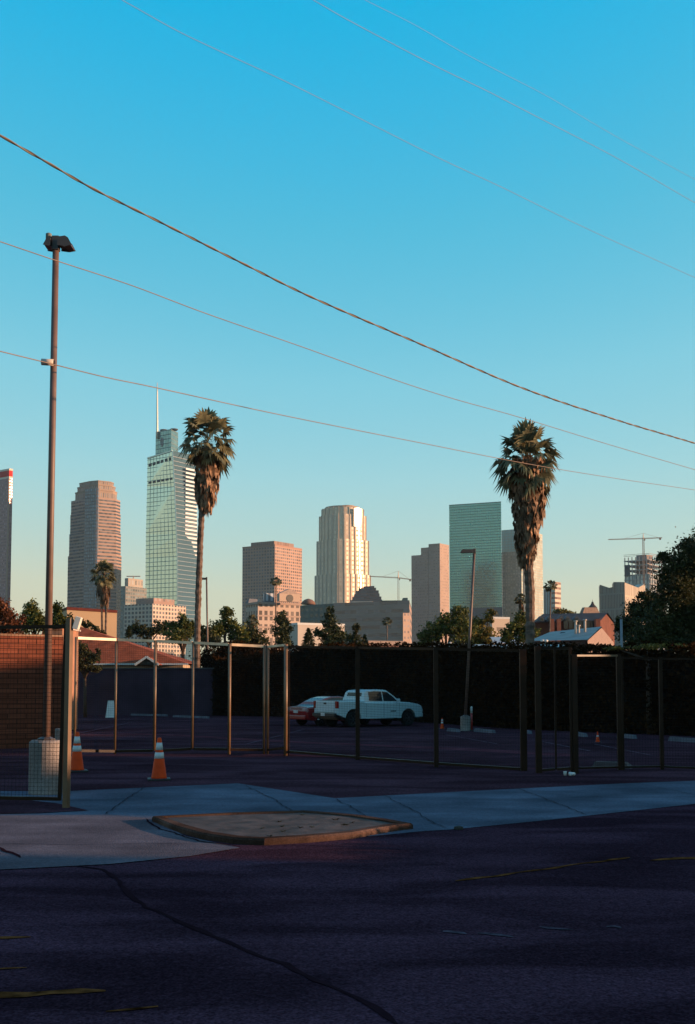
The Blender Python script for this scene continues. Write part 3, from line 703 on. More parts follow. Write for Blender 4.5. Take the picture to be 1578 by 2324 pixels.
def tree(name, label, lobes, Y, kind, base=None, group='trees behind the lot', dens=1., leaf=3.6, cat='tree', trunk=True, sq=.8):
    """lobes: (x, y, rx, ry) in photo pixels"""
    r = random.Random(hash(label) % 9973 if False else sum(map(ord, label)))
    m_ = mpp(Y); bx = base if base else sum(l[0] for l in lobes)/len(lobes)
    g = Vector((at(bx, 1540, Y).x, Y, gz(Y))); t = thing(name, label, cat, g, 0, group)
    b = MB(); cs = []
    for x, y, rx, ry in lobes:
        c = at(x, y, Y)-g; c.y = r.uniform(-.3, .3)*rx*m_; cs.append((c, rx*m_, ry*m_))
        n_ = int(dens*14*(rx*2/leaf)*(ry*2/leaf)*.42)+30
        leafblob(b, r, c.x, c.y, c.z, rx*m_*.9, rx*m_*sq, ry*m_*.9, n_, leaf*m_)
    b.build('crown', LM[kind], t)
    if trunk:
        b = MB(); low = min(c[0].z-c[2] for c in cs); big = max(c[1] for c in cs)
        tr_ = max(.10, big*.12); mid = Vector((r.uniform(-.1, .1)*big, 0, max(low*.9, .6)))
        b.tube([(0, 0, -.05), mid*.5, mid], [tr_*1.2, tr_, tr_*.8], 8)
        for c, rx, rz in cs:
            for k in range(2):
                e = c+Vector((r.uniform(-.4, .4)*rx, r.uniform(-.3, .3)*rx, r.uniform(0, .5)*rz)); b.tube([mid, mid.lerp(e, .5)+Vector((0, 0, .1*rz)), e], [tr_*.6, tr_*.35, tr_*.1], 6)
        b.build('trunk', M_bark, t, True)
    return t
def conifer(label, x, ytop, ybot, wpx, Y, kind='conifer', group='conifers behind the fence', leaf=3.4):
    r = random.Random(sum(map(ord, label))); m_ = mpp(Y); g = Vector((at(x, 1540, Y).x, Y, gz(Y))); t = thing('conifer_tree', label, 'tree', g, 0, group)
    zt = at(x, ytop, Y).z-g.z; zb = at(x, ybot, Y).z-g.z; b = MB(); n_ = int(5*(wpx/leaf)*((ybot-ytop)/leaf))+60
    nw = 7
    for _ in range(n_*2):
        k = r.random()**.8; z = zt+(zb-zt)*k; ph = (k*nw) % 1
        rad = wpx/2*m_*(k**.75)*(.65+.45*ph)*r.uniform(.4, 1.05); a = r.random()*6.283
        p = Vector((math.cos(a)*rad, math.sin(a)*rad, z-rad*.15)); sz = leaf*m_*r.uniform(.6, 1.3)
        d = Vector((math.cos(a), math.sin(a), r.uniform(-.5, .5)))*sz*.9; s_ = Vector((-math.sin(a), math.cos(a), r.uniform(-.8, .8))).normalized()*sz*.4
        b.quad(p-d, p-s_, p+d, p+s_)
    b.build('crown', LM[kind], t)
    b = MB(); b.tube([(0, 0, -.05), (0, 0, zt*.6), (0, 0, zt*.97)], [.22, .12, .02], 7); b.build('trunk', M_bark, t, True)

# hedge along the lot: polyline (x, y, top z), with solid core
HL = [(17.5, 30.0, 2.35), (13.4, 39.0, 2.68), (9.4, 48.0, 2.98), (6.3, 57.5, 3.35), (2.2, 66.5, 3.65), (-2.2, 72.5, 3.85), (-8.8, 76.0, 3.0)]
hg = thing('hedge', 'long tall dark clipped hedge closing the back of the lot', 'hedge', (9.4, 48, -.5))
o_ = Vector((9.4, 48, -.5)); b = MB(); core = MB(); r = random.Random(5)
for i in range(len(HL)-1):
    A = Vector((*HL[i][:2], 0)); B = Vector((*HL[i+1][:2], 0)); d = (B-A); L_ = d.length; d.normalize(); nr = Vector((d.y, -d.x, 0))
    if nr.dot(Vector((-1, -1, 0))) < 0: nr = -nr
    ha, hb = HL[i][2], HL[i+1][2]
    q = [A-o_, B-o_, B-nr*1.5-o_, A-nr*1.5-o_]
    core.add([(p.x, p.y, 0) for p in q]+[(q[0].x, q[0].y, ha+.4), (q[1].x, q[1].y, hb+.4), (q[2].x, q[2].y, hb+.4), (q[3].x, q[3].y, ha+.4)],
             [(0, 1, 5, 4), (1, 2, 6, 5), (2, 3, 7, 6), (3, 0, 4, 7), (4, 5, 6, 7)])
    for _ in range(int(L_*3.4*150)):
        k = r.random(); hh = (ha+(hb-ha)*k)+.5
        z = r.random()*hh; p = A+d*(k*L_)+nr*(.05+abs(r.gauss(0, .12)))-o_; p.z = z
        sz = r.uniform(.06, .13); a = Vector((r.gauss(0, 1), r.gauss(0, 1), r.gauss(0, 1))).normalized()*sz; c = a.cross(Vector((r.gauss(0, 1), r.gauss(0, 1), r.gauss(0, 1)))).normalized()*sz*.6
        b.quad(p-a, p-c, p+a, p+c)
    for _ in range(int(L_*1.5*130)):
        k = r.random(); hh = (ha+(hb-ha)*k)+.42; lump = .16*math.sin(k*L_*2.1+i)+.12*math.sin(k*L_*5.3)
        p = A+d*(k*L_)-nr*r.uniform(-.15, 1.5)-o_; p.z = hh+lump+abs(r.gauss(0, .07)); sz = r.uniform(.05, .12)
        a = Vector((r.gauss(0, 1), r.gauss(0, 1), r.gauss(0, 1))).normalized()*sz; c = a.cross(Vector((r.gauss(0, 1), r.gauss(0, 1), r.gauss(0, 1)))).normalized()*sz*.6
        b.quad(p-a, p-c, p+a, p+c)
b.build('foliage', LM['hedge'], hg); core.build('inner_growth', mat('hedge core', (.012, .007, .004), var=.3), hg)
tree('bush', 'sunlit yellow-green growth on the hedge under the big right tree', [(1475, 1468, 42, 9), (1545, 1470, 46, 10), (1400, 1471, 30, 6)], 43.5, 'olive', group=None, trunk=True, cat='bush', leaf=3)

TR = [
 ('dense_tree', 'big dark dense tree filling the right edge above the hedge', [(1560, 1290, 60, 55), (1600, 1260, 60, 60), (1530, 1350, 60, 50), (1580, 1400, 80, 70), (1505, 1265, 20, 16), (1520, 1310, 32, 35), (1500, 1420, 60, 45), (1568, 1238, 30, 26), (1540, 1452, 80, 24), (1450, 1458, 50, 18)], 50, 'dark', 1590),
 ('dense_tree', 'lower dark tree left of the big right tree, beside the thin grey pole', [(1450, 1390, 38, 34), (1430, 1430, 36, 36), (1480, 1370, 34, 32), (1410, 1415, 18, 24), (1475, 1440, 40, 32), (1462, 1352, 18, 14)], 60, 'dark', 1450),
 ('leafy_tree', 'wide olive-topped tree left of the far lamp pole below the pink tower', [(985, 1432, 34, 26), (1010, 1415, 28, 28), (1040, 1392, 24, 26), (1045, 1430, 34, 34), (965, 1450, 22, 18)], 105, 'green', 1015),
 ('leafy_tree', 'yellowish tree right of the far lamp pole below the green tower', [(1085, 1420, 26, 26), (1110, 1400, 18, 20), (1100, 1445, 34, 24), (1075, 1450, 26, 20)], 112, 'olive', 1095),
 ('leafy_tree', 'green tree just left of the right palm trunk', [(1165, 1425, 24, 20), (1180, 1400, 20, 22), (1150, 1445, 22, 20), (1190, 1440, 22, 28), (1212, 1430, 16, 20)], 96, 'green', 1175),
 ('leafy_tree', 'dark low tree under the white gridded block', [(310, 1428, 22, 16), (335, 1435, 26, 16), (365, 1425, 24, 18)], 120, 'dark', 335),
 ('leafy_tree', 'dark green tree directly left of the left palm trunk', [(395, 1425, 22, 22), (420, 1415, 22, 26), (405, 1445, 36, 22), (432, 1432, 16, 26)], 115, 'green', 412),
 ('tall_tree', 'tall two-tiered tree right of the second thin lamp post', [(516, 1395, 18, 24), (505, 1420, 28, 24), (530, 1425, 24, 24), (490, 1440, 26, 22), (545, 1450, 26, 20)], 108, 'green', 512),
 ('leafy_tree', 'small dark tree between the left palm and the tall two-tiered tree', [(465, 1440, 22, 24), (478, 1455, 26, 20)], 100, 'dark', 470),
 ('leafy_tree', 'bushy tree below the left corner of the grid tower', [(572, 1435, 22, 24), (590, 1450, 24, 22), (566, 1460, 28, 18)], 112, 'dark', 575),
 ('leafy_tree', 'dark round-topped tree before the clock-window building', [(640, 1405, 18, 20), (642, 1430, 24, 26), (645, 1455, 26, 20)], 104, 'conifer', 642),
 ('leafy_tree', 'tall tiered tree before the long dark office block', [(746, 1392, 13, 20), (750, 1420, 22, 20), (735, 1440, 28, 18), (765, 1445, 28, 22), (755, 1462, 40, 14)], 98, 'conifer', 748),
 ('leafy_tree', 'narrow dark tree right of the tall tiered tree', [(808, 1432, 12, 18), (805, 1452, 20, 18), (820, 1462, 16, 12)], 94, 'dark', 808),
 ('leafy_tree', 'reddish flowering tree at the far left edge above the brick wall', [(15, 1395, 30, 26), (35, 1410, 22, 18), (-10, 1385, 34, 36), (18, 1425, 40, 22)], 55, 'red', 12),
 ('tall_tree', 'green pointed tree left of the tall lamp post', [(70, 1385, 20, 26), (82, 1405, 28, 26), (62, 1415, 26, 24), (98, 1415, 18, 22)], 62, 'green', 78),
 ('tall_tree', 'green tree right of the tall lamp post, before the cream wall', [(128, 1385, 14, 26), (135, 1405, 20, 24), (150, 1412, 16, 20), (122, 1420, 20, 20)], 64, 'green', 134),
 ('bush', 'dark leafy shrub behind the gate before the brown house', [(185, 1480, 20, 22), (205, 1492, 18, 22), (222, 1490, 9, 20), (180, 1508, 26, 22), (210, 1515, 22, 14)], 72, 'dark', 195),
 ('leafy_tree', 'distant dark treetop under the striped block beside the brick house', [(1268, 1388, 22, 10), (1290, 1393, 16, 6)], 300, 'olive', 1272),
 ('leafy_tree', 'small shrub on top of the brown house ridge by the cream wall', [(200, 1418, 12, 9), (216, 1428, 14, 9), (186, 1412, 8, 8), (234, 1436, 14, 6)], 100, 'dark', 208),
 ('bush', 'dark massed shrubs behind the mesh gate right of the left palm', [(500, 1495, 50, 30), (570, 1490, 50, 28), (620, 1490, 40, 26), (540, 1470, 60, 18), (470, 1500, 26, 30)], 82, 'hedge', 540),
]
for nm, lb, lo, Y, kd, bs in TR: tree(nm, lb, lo, Y, kd, bs, cat='bush' if nm == 'bush' else 'tree')
conifer('pointed dark cypress between the clock-window building and the tiered tree', 700, 1425, 1475, 44, 92)
conifer('narrow conifer right of the thin far lamp pole footing line', 828, 1440, 1472, 26, 97)
conifer('small conifer behind the brown house left of the white block', 291, 1422, 1446, 20, 118)

# palms
M_palmt = mat('palm trunk', (.17, .115, .09), var=.45, scale=3.5, bump=.05)
M_palmg = leafmat('palm fan leaves', (.10, .13, .08), (.32, .27, .14), scale=.9, trans=.3)
M_palmd = leafmat('dead palm fans', (.20, .11, .065), (.42, .24, .14), scale=1.2, trans=.15)
def fan(b, r, o, d, up, pl, fl, nb=15, spread=75, droop=.35, wd=.05):
    d = d.normalized(); s = d.cross(Vector((0, 0, 1)))
    s = s.normalized() if s.length > .05 else Vector((1, 0, 0))
    e = o+d*pl; b.quad(o-s*.025, o+s*.025, e+s*.02, e-s*.02)
    tilt = Matrix.Rotation(r.uniform(-.7, .7), 3, d); s = tilt @ s; nrm = s.cross(d)
    for k in range(nb):
        a = R(-spread+2*spread*k/(nb-1))+r.uniform(-.05, .05); L_ = fl*(1-.25*abs(a)/1.3)*r.uniform(.85, 1.1)
        v = d*math.cos(a)+s*math.sin(a); m1 = e+v*L_*.55; tip = m1+(v*.45+Vector((0, 0, -1))*droop*r.uniform(.6, 1.5))*L_; w_ = (s*math.cos(a)-d*math.sin(a)).normalized()*wd
        b.quad(e-w_*.3, e+w_*.3, m1+w_, m1-w_); b.tri(m1-w_, m1+w_, tip)
def palm(name, label, trunkpx, Y, centre, rad_px, nf, skirt, nd_, wtrunk, petal=.58, leafw=.05, group='fan palms', crown_z=None, els=(-55, 88)):
    r = random.Random(sum(map(ord, label))); m_ = mpp(Y)
    g = Vector((at(trunkpx[0][0], trunkpx[0][1], Y).x, Y, gz(Y))); t = thing(name, label, 'palm tree', g, 0, group)
    P = [Vector((0, 0, 0))]+[at(x, y, Y)-g for x, y in trunkpx]
    P = [p for i, p in enumerate(P) if i == 0 or p.z > P[0].z+.3]
    fine = []
    for i in range(len(P)-1):
        k = max(2, int((P[i+1]-P[i]).length/.22))
        for j in range(k): fine.append(P[i].lerp(P[i+1], j/k))
    fine.append(P[-1]); b = MB(); b.tube([p+Vector((r.uniform(-.012, .012), 0, 0)) for p in fine], [wtrunk*m_/2*(1+.07*((i % 2)*2-1))*r.uniform(.95, 1.06) for i in range(len(fine))], 10)
    b.build('trunk', M_palmt, t, False)
    c = at(centre[0], centre[1], Y)-g; b = MB(); RR = rad_px*m_
    for i in range(nf+nf//3):
        inner = i >= nf; i = i % nf if not inner else (i-nf)*3+.5
        el = R(els[0]+(els[1]-els[0])*((i+.5)/nf)**1.1); az = i*2.39996+r.uniform(-.3, .3)
        d = Vector((math.cos(az)*math.cos(el), math.sin(az)*math.cos(el), math.sin(el)))
        k = r.uniform(.85, 1.12)*(.6 if inner else 1); zs = centre[2] if len(centre) > 2 else 1
        d2 = Vector((d.x, d.y, d.z*zs)); ll = d2.length*RR*k
        fan(b, r, c+Vector((0, 0, -.1)), d2, None, ll*petal, ll*(1-petal)*1.15, nb=13, spread=82, droop=.18+.30*(1-abs(math.sin(el))), wd=leafw)
    b.build('crown', M_palmg, t)
    if skirt:
        b = MB()
        for i in range(nd_):
            k = r.random(); yy = skirt[0][0]+(skirt[-1][0]-skirt[0][0])*k
            for (ya, xa, wa), (yb, xb, wb) in zip(skirt, skirt[1:]):
                if ya <= yy <= yb: kk = (yy-ya)/(yb-ya); xx = xa+(xb-xa)*kk; ww = wa+(wb-wa)*kk
            o = at(xx, yy, Y)-g; az = r.random()*6.283; rr_ = ww*m_*math.sqrt(r.random())
            e = o+Vector((math.cos(az)*rr_, math.sin(az)*rr_, 0)); s = Vector((-math.sin(az), math.cos(az), 0))
            s = Matrix.Rotation(r.uniform(-1, 1), 3, 'Z') @ s
            L_ = r.uniform(.6, 1.2)*24*m_
            top = o+Vector((math.cos(az)*rr_*.3, math.sin(az)*rr_*.3, L_*.45))
            b.quad(top-s*.02, top+s*.02, e+s*.02, e-s*.02)
            for j in range(5):
                a = r.uniform(-.35, .35); q1 = e+s*a*L_*.5+Vector((0, 0, -L_*.4)); q2 = q1+Vector((r.uniform(-.1, .1)*L_, 0, -L_*r.uniform(.3, .8)))
                w_ = s*leafw*.9; b.quad(e-w_*.3, e+w_*.3, q1+w_, q1-w_); b.tri(q1-w_, q1+w_, q2)
        b.build('dead_frond_skirt', M_palmd, t)
    return t
palm('palm_tree', 'tall fan palm overlapping the glass skyscraper with the spire', [(447, 1536), (448, 1440), (451, 1330), (455, 1220), (459, 1150), (466, 1060), (469, 1010)], 79, (471, 1000, 1.1), 72, 46,
     [(1035, 470, 26), (1080, 470, 30), (1120, 468, 24), (1150, 466, 12)], 420, 14, leafw=.11)
palm('palm_tree', 'tall fan palm with a long shaggy brown skirt right of the green tower', [(1203, 1480), (1204, 1400), (1203, 1330), (1200, 1280), (1197, 1200), (1197, 1100), (1198, 1040)], 62, (1197, 1046, 1.25), 78, 50,
     [(1035, 1198, 36), (1075, 1198, 46), (1110, 1200, 44), (1150, 1200, 36), (1205, 1196, 29), (1240, 1195, 22), (1272, 1194, 10)], 1150, 21, leafw=.09)
palm('palm_tree', 'medium fan palm with twin thin trunks before the stepped tower', [(240, 1440), (241, 1380), (238, 1330), (236, 1300)], 125, (235, 1302, 1.1), 32, 46,
     [(1310, 235, 14), (1330, 236, 15), (1360, 238, 8)], 130, 5, leafw=.075)
b = MB(); tt = [o for o in bpy.data.objects if o.get('label', '').startswith('medium fan palm')][0]
g = tt.location; b.tube([at(232, 1440, 125)-g-Vector((0, 0, 6)), at(232, 1440, 125)-g, at(231, 1380, 125)-g, at(229, 1320, 125)-g], [.12, .12, .1, .1], 8); b.build('trunk', M_palmt, tt)
palm('palm_tree', 'thin far palm in front of the grid-windowed tower', [(626, 1450), (626, 1390), (627, 1325)], 240, (627, 1318, .7), 15, 26, None, 0, 3, leafw=.16)
palm('palm_tree', 'small far palm before the striped block right of the right palm', [(1248, 1445), (1249, 1390), (1250, 1330)], 200, (1250, 1328, .75), 18, 26, None, 0, 3.4, leafw=.14)
palm('palm_tree', 'small palm half hidden left of the right palm trunk', [(1186, 1440), (1184, 1390), (1183, 1360)], 150, (1183, 1358, .8), 17, 26, [(1362, 1183, 5), (1385, 1183, 3)], 30, 4, leafw=.1)
palm('palm_tree', 'short bushy palm at the left foot of the clock-window building', [(572, 1450), (572, 1420)], 160, (572, 1408, .9), 18, 30, [(1412, 572, 7), (1435, 572, 5)], 50, 4, leafw=.12)
palm('palm_tree', 'short far palm against the long dark office block', [(879, 1450), (879, 1420)], 220, (879, 1408, .8), 13, 24, None, 0, 2.6, leafw=.14)

# ------------------------------------------------------------------ far walls and houses
Zb = -.5
def rect(xl, xc, xr, Yc, a, row=1500):
    """footprint: near corner at pixel xc, left/right visible corners at xl, xr; a = plan rotation in degrees"""
    c = at(xc, row, Yc).xy; d1 = Vector((-math.cos(R(a)), math.sin(R(a)))); d2 = Vector((math.sin(R(a)), math.cos(R(a))))
    def hit(x, d):
        u = at(x, row, 1000).x/1000; return (u*c.y-c.x)/(d.x-u*d.y)
    s1 = hit(xl, d1); s2 = hit(xr, d2)
    return [tuple(c), tuple(c+d2*s2), tuple(c+d2*s2+d1*s1), tuple(c+d1*s1)]
def zt(x, y, Y): return at(x, y, Y).z
def loc(poly, o): return [(x-o[0], y-o[1]) for x, y in poly]
def scale(poly, k, c=None):
    cx = c[0] if c else sum(p[0] for p in poly)/len(poly); cy = c[1] if c else sum(p[1] for p in poly)/len(poly)
    return [(cx+(x-cx)*k, cy+(y-cy)*k) for x, y in poly]
M_roof = mat('flat roof', (.25, .22, .2), var=.2, scale=.1)

# brick wall building behind left gate
M_brick = mat('weathered red wall', (.26, .12, .07), rough=.85, var=.3, scale=1.2)
nt = M_brick.node_tree; bnode = nt.nodes['Principled BSDF']; br = nd(nt, 'ShaderNodeTexBrick'); tcn = nd(nt, 'ShaderNodeTexCoord'); mp = nd(nt, 'ShaderNodeMapping'); mp.inputs['Rotation'].default_value = (R(90), 0, 0)
nt.links.new(tcn.outputs['Object'], mp.inputs[0]); nt.links.new(mp.outputs[0], br.inputs[0]); br.inputs['Scale'].default_value = 1
br.inputs['Brick Width'].default_value = .40; br.inputs['Row Height'].default_value = .13; br.inputs['Mortar Size'].default_value = .012
br.inputs['Color1'].default_value = (.17, .05, .028, 1); br.inputs['Color2'].default_value = (.11, .032, .018, 1); br.inputs['Mortar'].default_value = (.05, .016, .010, 1)
nt.links.new(br.outputs[0], bnode.inputs['Base Color'])
Yb = 31; A = at(-140, 1500, Yb-1.9); B = at(143, 1500, Yb)
t = thing('brick_wall', 'long red block wall behind the left gate, sunlit along its top', 'wall', (B.x, B.y, gz(Yb)))
d = (A-B).xy; nrm = Vector((-d.y, d.x)).normalized(); nrm = nrm if nrm.y > 0 else -nrm
poly = [(0, 0), (nrm.x*.25, nrm.y*.25), (d.x+nrm.x*.25, d.y+nrm.y*.25), (d.x, d.y)]
b = MB(); b.prism(poly, -.05, zt(70, 1446, Yb)-gz(Yb)); b.uv = {}; b.build('wall_face', M_brick, t)
b = MB(); ztp = zt(70, 1446, Yb)-gz(Yb); b.prism([(.03, -.03), (nrm.x*.28+.03, nrm.y*.28), (d.x+nrm.x*.28, d.y+nrm.y*.28), (d.x, d.y-.03)], ztp, ztp+.05); b.uv = {}; b.build('coping', mat('coping brick', (.35, .2, .13)), t)
# small orange house behind wall
Yh = 48; A = at(112, 1500, Yh); t = thing('small_house', 'bit of an orange house with pale eave between lamp post and gate post', 'house', (A.x, Yh, gz(Yh)))
b = MB(); hgt = zt(120, 1426, Yh)-gz(Yh); b.box((.26, 1.5, hgt/2), (.5, 3, hgt)); b.build('wall', mat('orange stucco', (.4, .2, .13)), t)
b = MB(); b.box((.26, 1.5, hgt+.04), (.6, 3.3, .08)); b.build('roof', mat('pale eave', (.55, .45, .4)), t)
b = MB(); b.box((.28, -.02, hgt-.42), (.25, .04, .3)); b.build('window', M_glass, t)
# dark far wall
A = gp(166, 1622, None); Yw = 77; A = at(150, 1560, Yw); B = at(492, 1560, 76)
t = thing('block_wall', 'long dull blue-grey wall at the far left end of the lot', 'wall', (A.x, A.y, Zb))
b = MB(); d = B-A; hh = zt(300, 1519, Yw)-Zb; b.prism([(0, 0), (d.x, d.y), (d.x, d.y+.25), (0, .25)], 0, hh); b.uv = {}; b.build('wall_face', mat('grey painted block', (.06, .035, .055), var=.3, scale=.8), t)
b = MB(); b.box((d.x/2, d.y/2+.12, hh+.04), (d.x+.1, .4, .08), math.atan2(d.y, d.x)); b.build('coping', mat('wall coping', (.08, .08, .09)), t)
# pale objects on the wall foot (bins hidden) -- brown house
M_shing = mat('brown shingles', (.34, .085, .04), rough=.9, var=.3, scale=1.5, bump=.03)
Yh = 88; e0 = at(160, 1506, Yh); e1 = at(427, 1506, Yh); ze = e1.z
t = thing('brown_house', 'low house with a brown hipped roof and small white-trimmed gable', 'house', (e1.x, Yh, Zb)); o = Vector((e1.x, Yh, Zb))
dp = 12.; apex = at(182, 1422, Yh+5); apl = at(100, 1422, Yh+5)
b = MB(); E = [e0-o-Vector((3, 0, 0)), e1-o, e1-o+Vector((0, dp, 0)), e0-o+Vector((-3, dp, 0))]; a1 = apex-o; a0 = apl-o
b.add([*E, a0, a1], [(0, 1, 5, 4), (1, 2, 5), (2, 3, 4, 5), (3, 0, 4)]); ro = b.build('roof', M_shing, t)
b = MB(); b.box(((E[0].x+E[1].x)/2, dp/2, (ze-Zb)/2-.03), (E[1].x-E[0].x-.9, dp-.9, ze-Zb-.06)); b.build('wall', mat('cream stucco', (.5, .38, .27), var=.1, scale=.5), t)
b = MB(); b.box(((E[0].x+E[1].x)/2, -.03, E[0].z-.04), (E[1].x-E[0].x+.02, .06, .12)); b.build('gutter', mat('white trim', (.75, .74, .72), var=.05), t)
gl, gk, gr_ = at(306, 1509, Yh-1.8)-o, at(333, 1491, Yh-1.8)-o, at(361, 1509, Yh-1.8)-o
b = MB(); bk = Vector((0, 5, .0)); b.add([gl, gk, gr_, gl+bk, gk+bk, gr_+bk], [(0, 1, 4, 3), (1, 2, 5, 4)]); b.build('gable_roof', M_shing, t)
b = MB(); b.bar(gl+Vector((0, -.04, 0)), gk+Vector((0, -.04, 0)), .08, .16); b.bar(gk+Vector((0, -.045, 0)), gr_+Vector((0, -.045, 0)), .08, .16); b.build('gable_trim', MATS['white trim'], t)
b = MB(); b.add([gl+Vector((.1, .1, 0)), gr_+Vector((-.1, .1, 0)), gk+Vector((0, .1, -.1))], [(0, 1, 2)]); b.build('gable_wall', mat('dark gable', (.08, .06, .05)), t)
for xx in (385, 408):
    q = at(xx, 1518, Yh)-o; b = MB(); b.box((q.x, .42, q.z-.15), (.5, .06, .5)); wq = b.build('window', M_glass, t)
# cream building
M_cream = mat('sunlit cream stucco', (.62, .42, .26), var=.07, scale=.2)
P = rect(112, 150, 264, 128, 68)
t = thing('cream_building', 'plain cream building wall with dark red coping behind the brown house', 'building', (*P[0], Zb))
b = MB(); PL = loc(P, P[0]); z1, z2 = zt(150, 1384, P[0][1])-Zb, zt(264, 1391, P[1][1])-Zb
b.prism(PL, 0, z1, ztop=[z1, z2, z2, z1]); b.uv = {}; b.build('wall', M_cream, t)
b = MB(); Q = scale(PL, 1.01); b.prism(Q, z1-.01, z1+.3, ztop=[z1+.32, z2+.3, z2+.3, z1+.32]); b.uv = {}
b.v = [(x, y, (z1 if i < 4 and i in (0, 3) else z2) if i < 4 else z) for i, (x, y, z) in enumerate(b.v)]; b.build('coping', mat('red coping', (.16, .04, .03)), t)

# white low wall building behind trees
P = rect(655, 676, 782, 190, 62)
t = thing('white_building', 'low pale building with plain walls behind the dark cypress', 'building', (*P[0], Zb)); b = MB(); z1 = zt(676, 1418, 190)-Zb
b.prism(loc(P, P[0]), 0, z1); b.uv = {}; b.build('wall', mat('pale stucco', (.62, .52, .45), var=.08, scale=.2), t)
b = MB(); b.prism(scale(loc(P, P[0]), 1.02), z1, z1+.35); b.uv = {}; b.build('coping', MATS['white trim'], t)
# low striped roof right of it
P = rect(826, 836, 918, 140, 70)
t = thing('low_shed', 'low flat building with pinkish banded fascia under the dark office block', 'building', (*P[0], Zb)); z1 = zt(870, 1454, 140)-Zb
b = MB(); b.prism(loc(P, P[0]), 0, z1-.5); b.uv = {}; b.build('wall', mat('brown wall', (.2, .1, .08)), t)
b = MB(); b.prism(scale(loc(P, P[0]), 1.03), z1-.5, z1-.2); b.prism(scale(loc(P, P[0]), 1.01), z1-.2, z1-.08); b.prism(scale(loc(P, P[0]), 1.04), z1-.08, z1); b.uv = {}; b.build('roof', mat('pink fascia', (.5, .36, .30), var=.1), t)
P = rect(1108, 1118, 1158, 190, 70)
t = thing('pale_block', 'small bright pale building between the yellowish tree and the right palm', 'building', (*P[0], Zb)); z1 = zt(1130, 1404, 190)-Zb
b = MB(); b.prism(loc(P, P[0]), 0, z1, cell=(2.2, 2.0)); b.build('wall', facade('pale block wall', (.62, .48, .38), (.2, .15, .12), 2.2, 2.0, .5, .3, gm=0, gr=.5), t)
b = MB(); b.prism(scale(loc(P, P[0]), 1.03), z1, z1+.3); b.uv = {}; b.build('coping', MATS['white trim'], t)

# clock-window building
M_cl = facade('white ornate facade', (.60, .44, .36), (.09, .065, .06), 1.9, 4.1, .6, .72, gm=.1, gr=.3, depth=.3, off=.02)
Yc = 350; P = rect(557, 585, 681, Yc, 60); o = P[0]
t = thing('ornate_building', 'white ornate building with a gabled block holding a round window', 'building', (*o, Zb)); PL = loc(P, o)
z1 = zt(620, 1371, Yc)-Zb; b = MB(); b.prism(PL, 0, z1, cell=(1.9, 4.1)); b.build('wall', M_cl, t)
M_cor = mat('cornice', (.50, .36, .30), var=.1); b = MB()
for yy, hh_, ex in ((1371, .7, 1.035), (1399, .5, 1.02), (1425, .5, 1.02)):
    z = zt(620, yy, Yc)-Zb; b.prism(scale(PL, ex), z-.001, z+hh_)
b.uv = {}; b.build('cornice', M_cor, t)
P2 = rect(628, 634, 681, Yc-2, 60); PL2 = loc(P2, o); z2 = zt(655, 1348, Yc)-Zb; z3 = zt(655, 1336, Yc)-Zb
b = MB(); b.prism(PL2, z1+.7, z2); b.uv = {}; b.build('gable_block', mat('pale stone', (.58, .42, .33), var=.08), t)
c0, c1, c2, c3 = [Vector((*p, z2)) for p in PL2]; m01 = (c0+c1)/2+Vector((0, 0, z3-z2)); m23 = (c2+c3)/2+Vector((0, 0, z3-z2))
b = MB(); b.add([c0, c1, m01, c3, c2, m23], [(0, 1, 2), (4, 3, 5), (0, 2, 5, 3), (1, 4, 5, 2)]); b.build('gable_roof', mat('pale stone roof', (.45, .33, .28)), t)
fd = (c1-c0).normalized(); fn = Vector((fd.y, -fd.x, 0)); cc = (c0+c1)/2; cc.z = zt(655, 1358, Yc)-Zb
b = MB(); ring = [cc+fn*.12+(fd*math.cos(a)+Vector((0, 0, 1))*math.sin(a))*1.15 for a in [k*math.pi/12 for k in range(24)]]; b.add(ring+[q-fn*.3 for q in ring], [tuple(range(24))]+[(k, 24+k, 24+(k+1) % 24, (k+1) % 24) for k in range(24)])
b.build('round_window', mat('round window', (.12, .10, .09), rough=.3), t)
P3 = rect(596, 600, 622, Yc+2, 60); b = MB(); b.prism(loc(P3, o), z1+.7, zt(600, 1345, Yc)-Zb, cell=(1.4, 5)); b.build('roof_storey', facade('slate storey', (.16, .16, .19), (.3, .33, .38), 1.4, 5, .5, .8, gm=.2), t)
b = MB(); q = at(588, 1366, Yc)-Vector((*o, Zb)); b.lathe([(.5, -.6), (.6, 0), (.25, .7), (.1, 1.3)], 10, q); b.build('finial', M_cor, t)
P4 = rect(556, 562, 588, Yc+14, 60); b = MB(); zz = z1+.7; A4 = loc(P4, o); b.prism(A4, zz, zz+2.0, top=scale(A4, .7)); b.uv = {}; b.build('mansard', mat('grey mansard', (.2, .2, .22)), t)

# brick building with dormers
Yb = 215; M_rb = mat('red brick', (.18, .068, .048), var=.3, scale=.8); M_slate = mat('dark slate', (.07, .06, .065), var=.25, scale=.6)
A = at(1210, 1500, Yb+4); B = at(1358, 1500, Yb); o = Vector((B.x, B.y, Zb))
t = thing('brick_building', 'old red brick building with dark slate roof, dormers and a little turret', 'building', o)
d = (A-B); ze = zt(1300, 1408, Yb)-Zb; zr = zt(1300, 1391, Yb+5)-Zb
G = at(1396, 1500, Yb+14); g = G-o; g.z = 0; d.z = 0
b = MB(); b.prism([(0, 0), (g.x, g.y), (g.x+d.x, g.y+d.y), (d.x, d.y)], 0, ze); b.uv = {}
r1 = Vector((g.x/2, g.y/2, zr)); r2 = r1+d; b.add([(0, 0, ze), (g.x, g.y, ze), tuple(r1)], [(0, 1, 2)]); b.add([(d.x, d.y, ze), (g.x+d.x, g.y+d.y, ze), tuple(r2)], [(1, 0, 2)])
b.build('wall', M_rb, t)
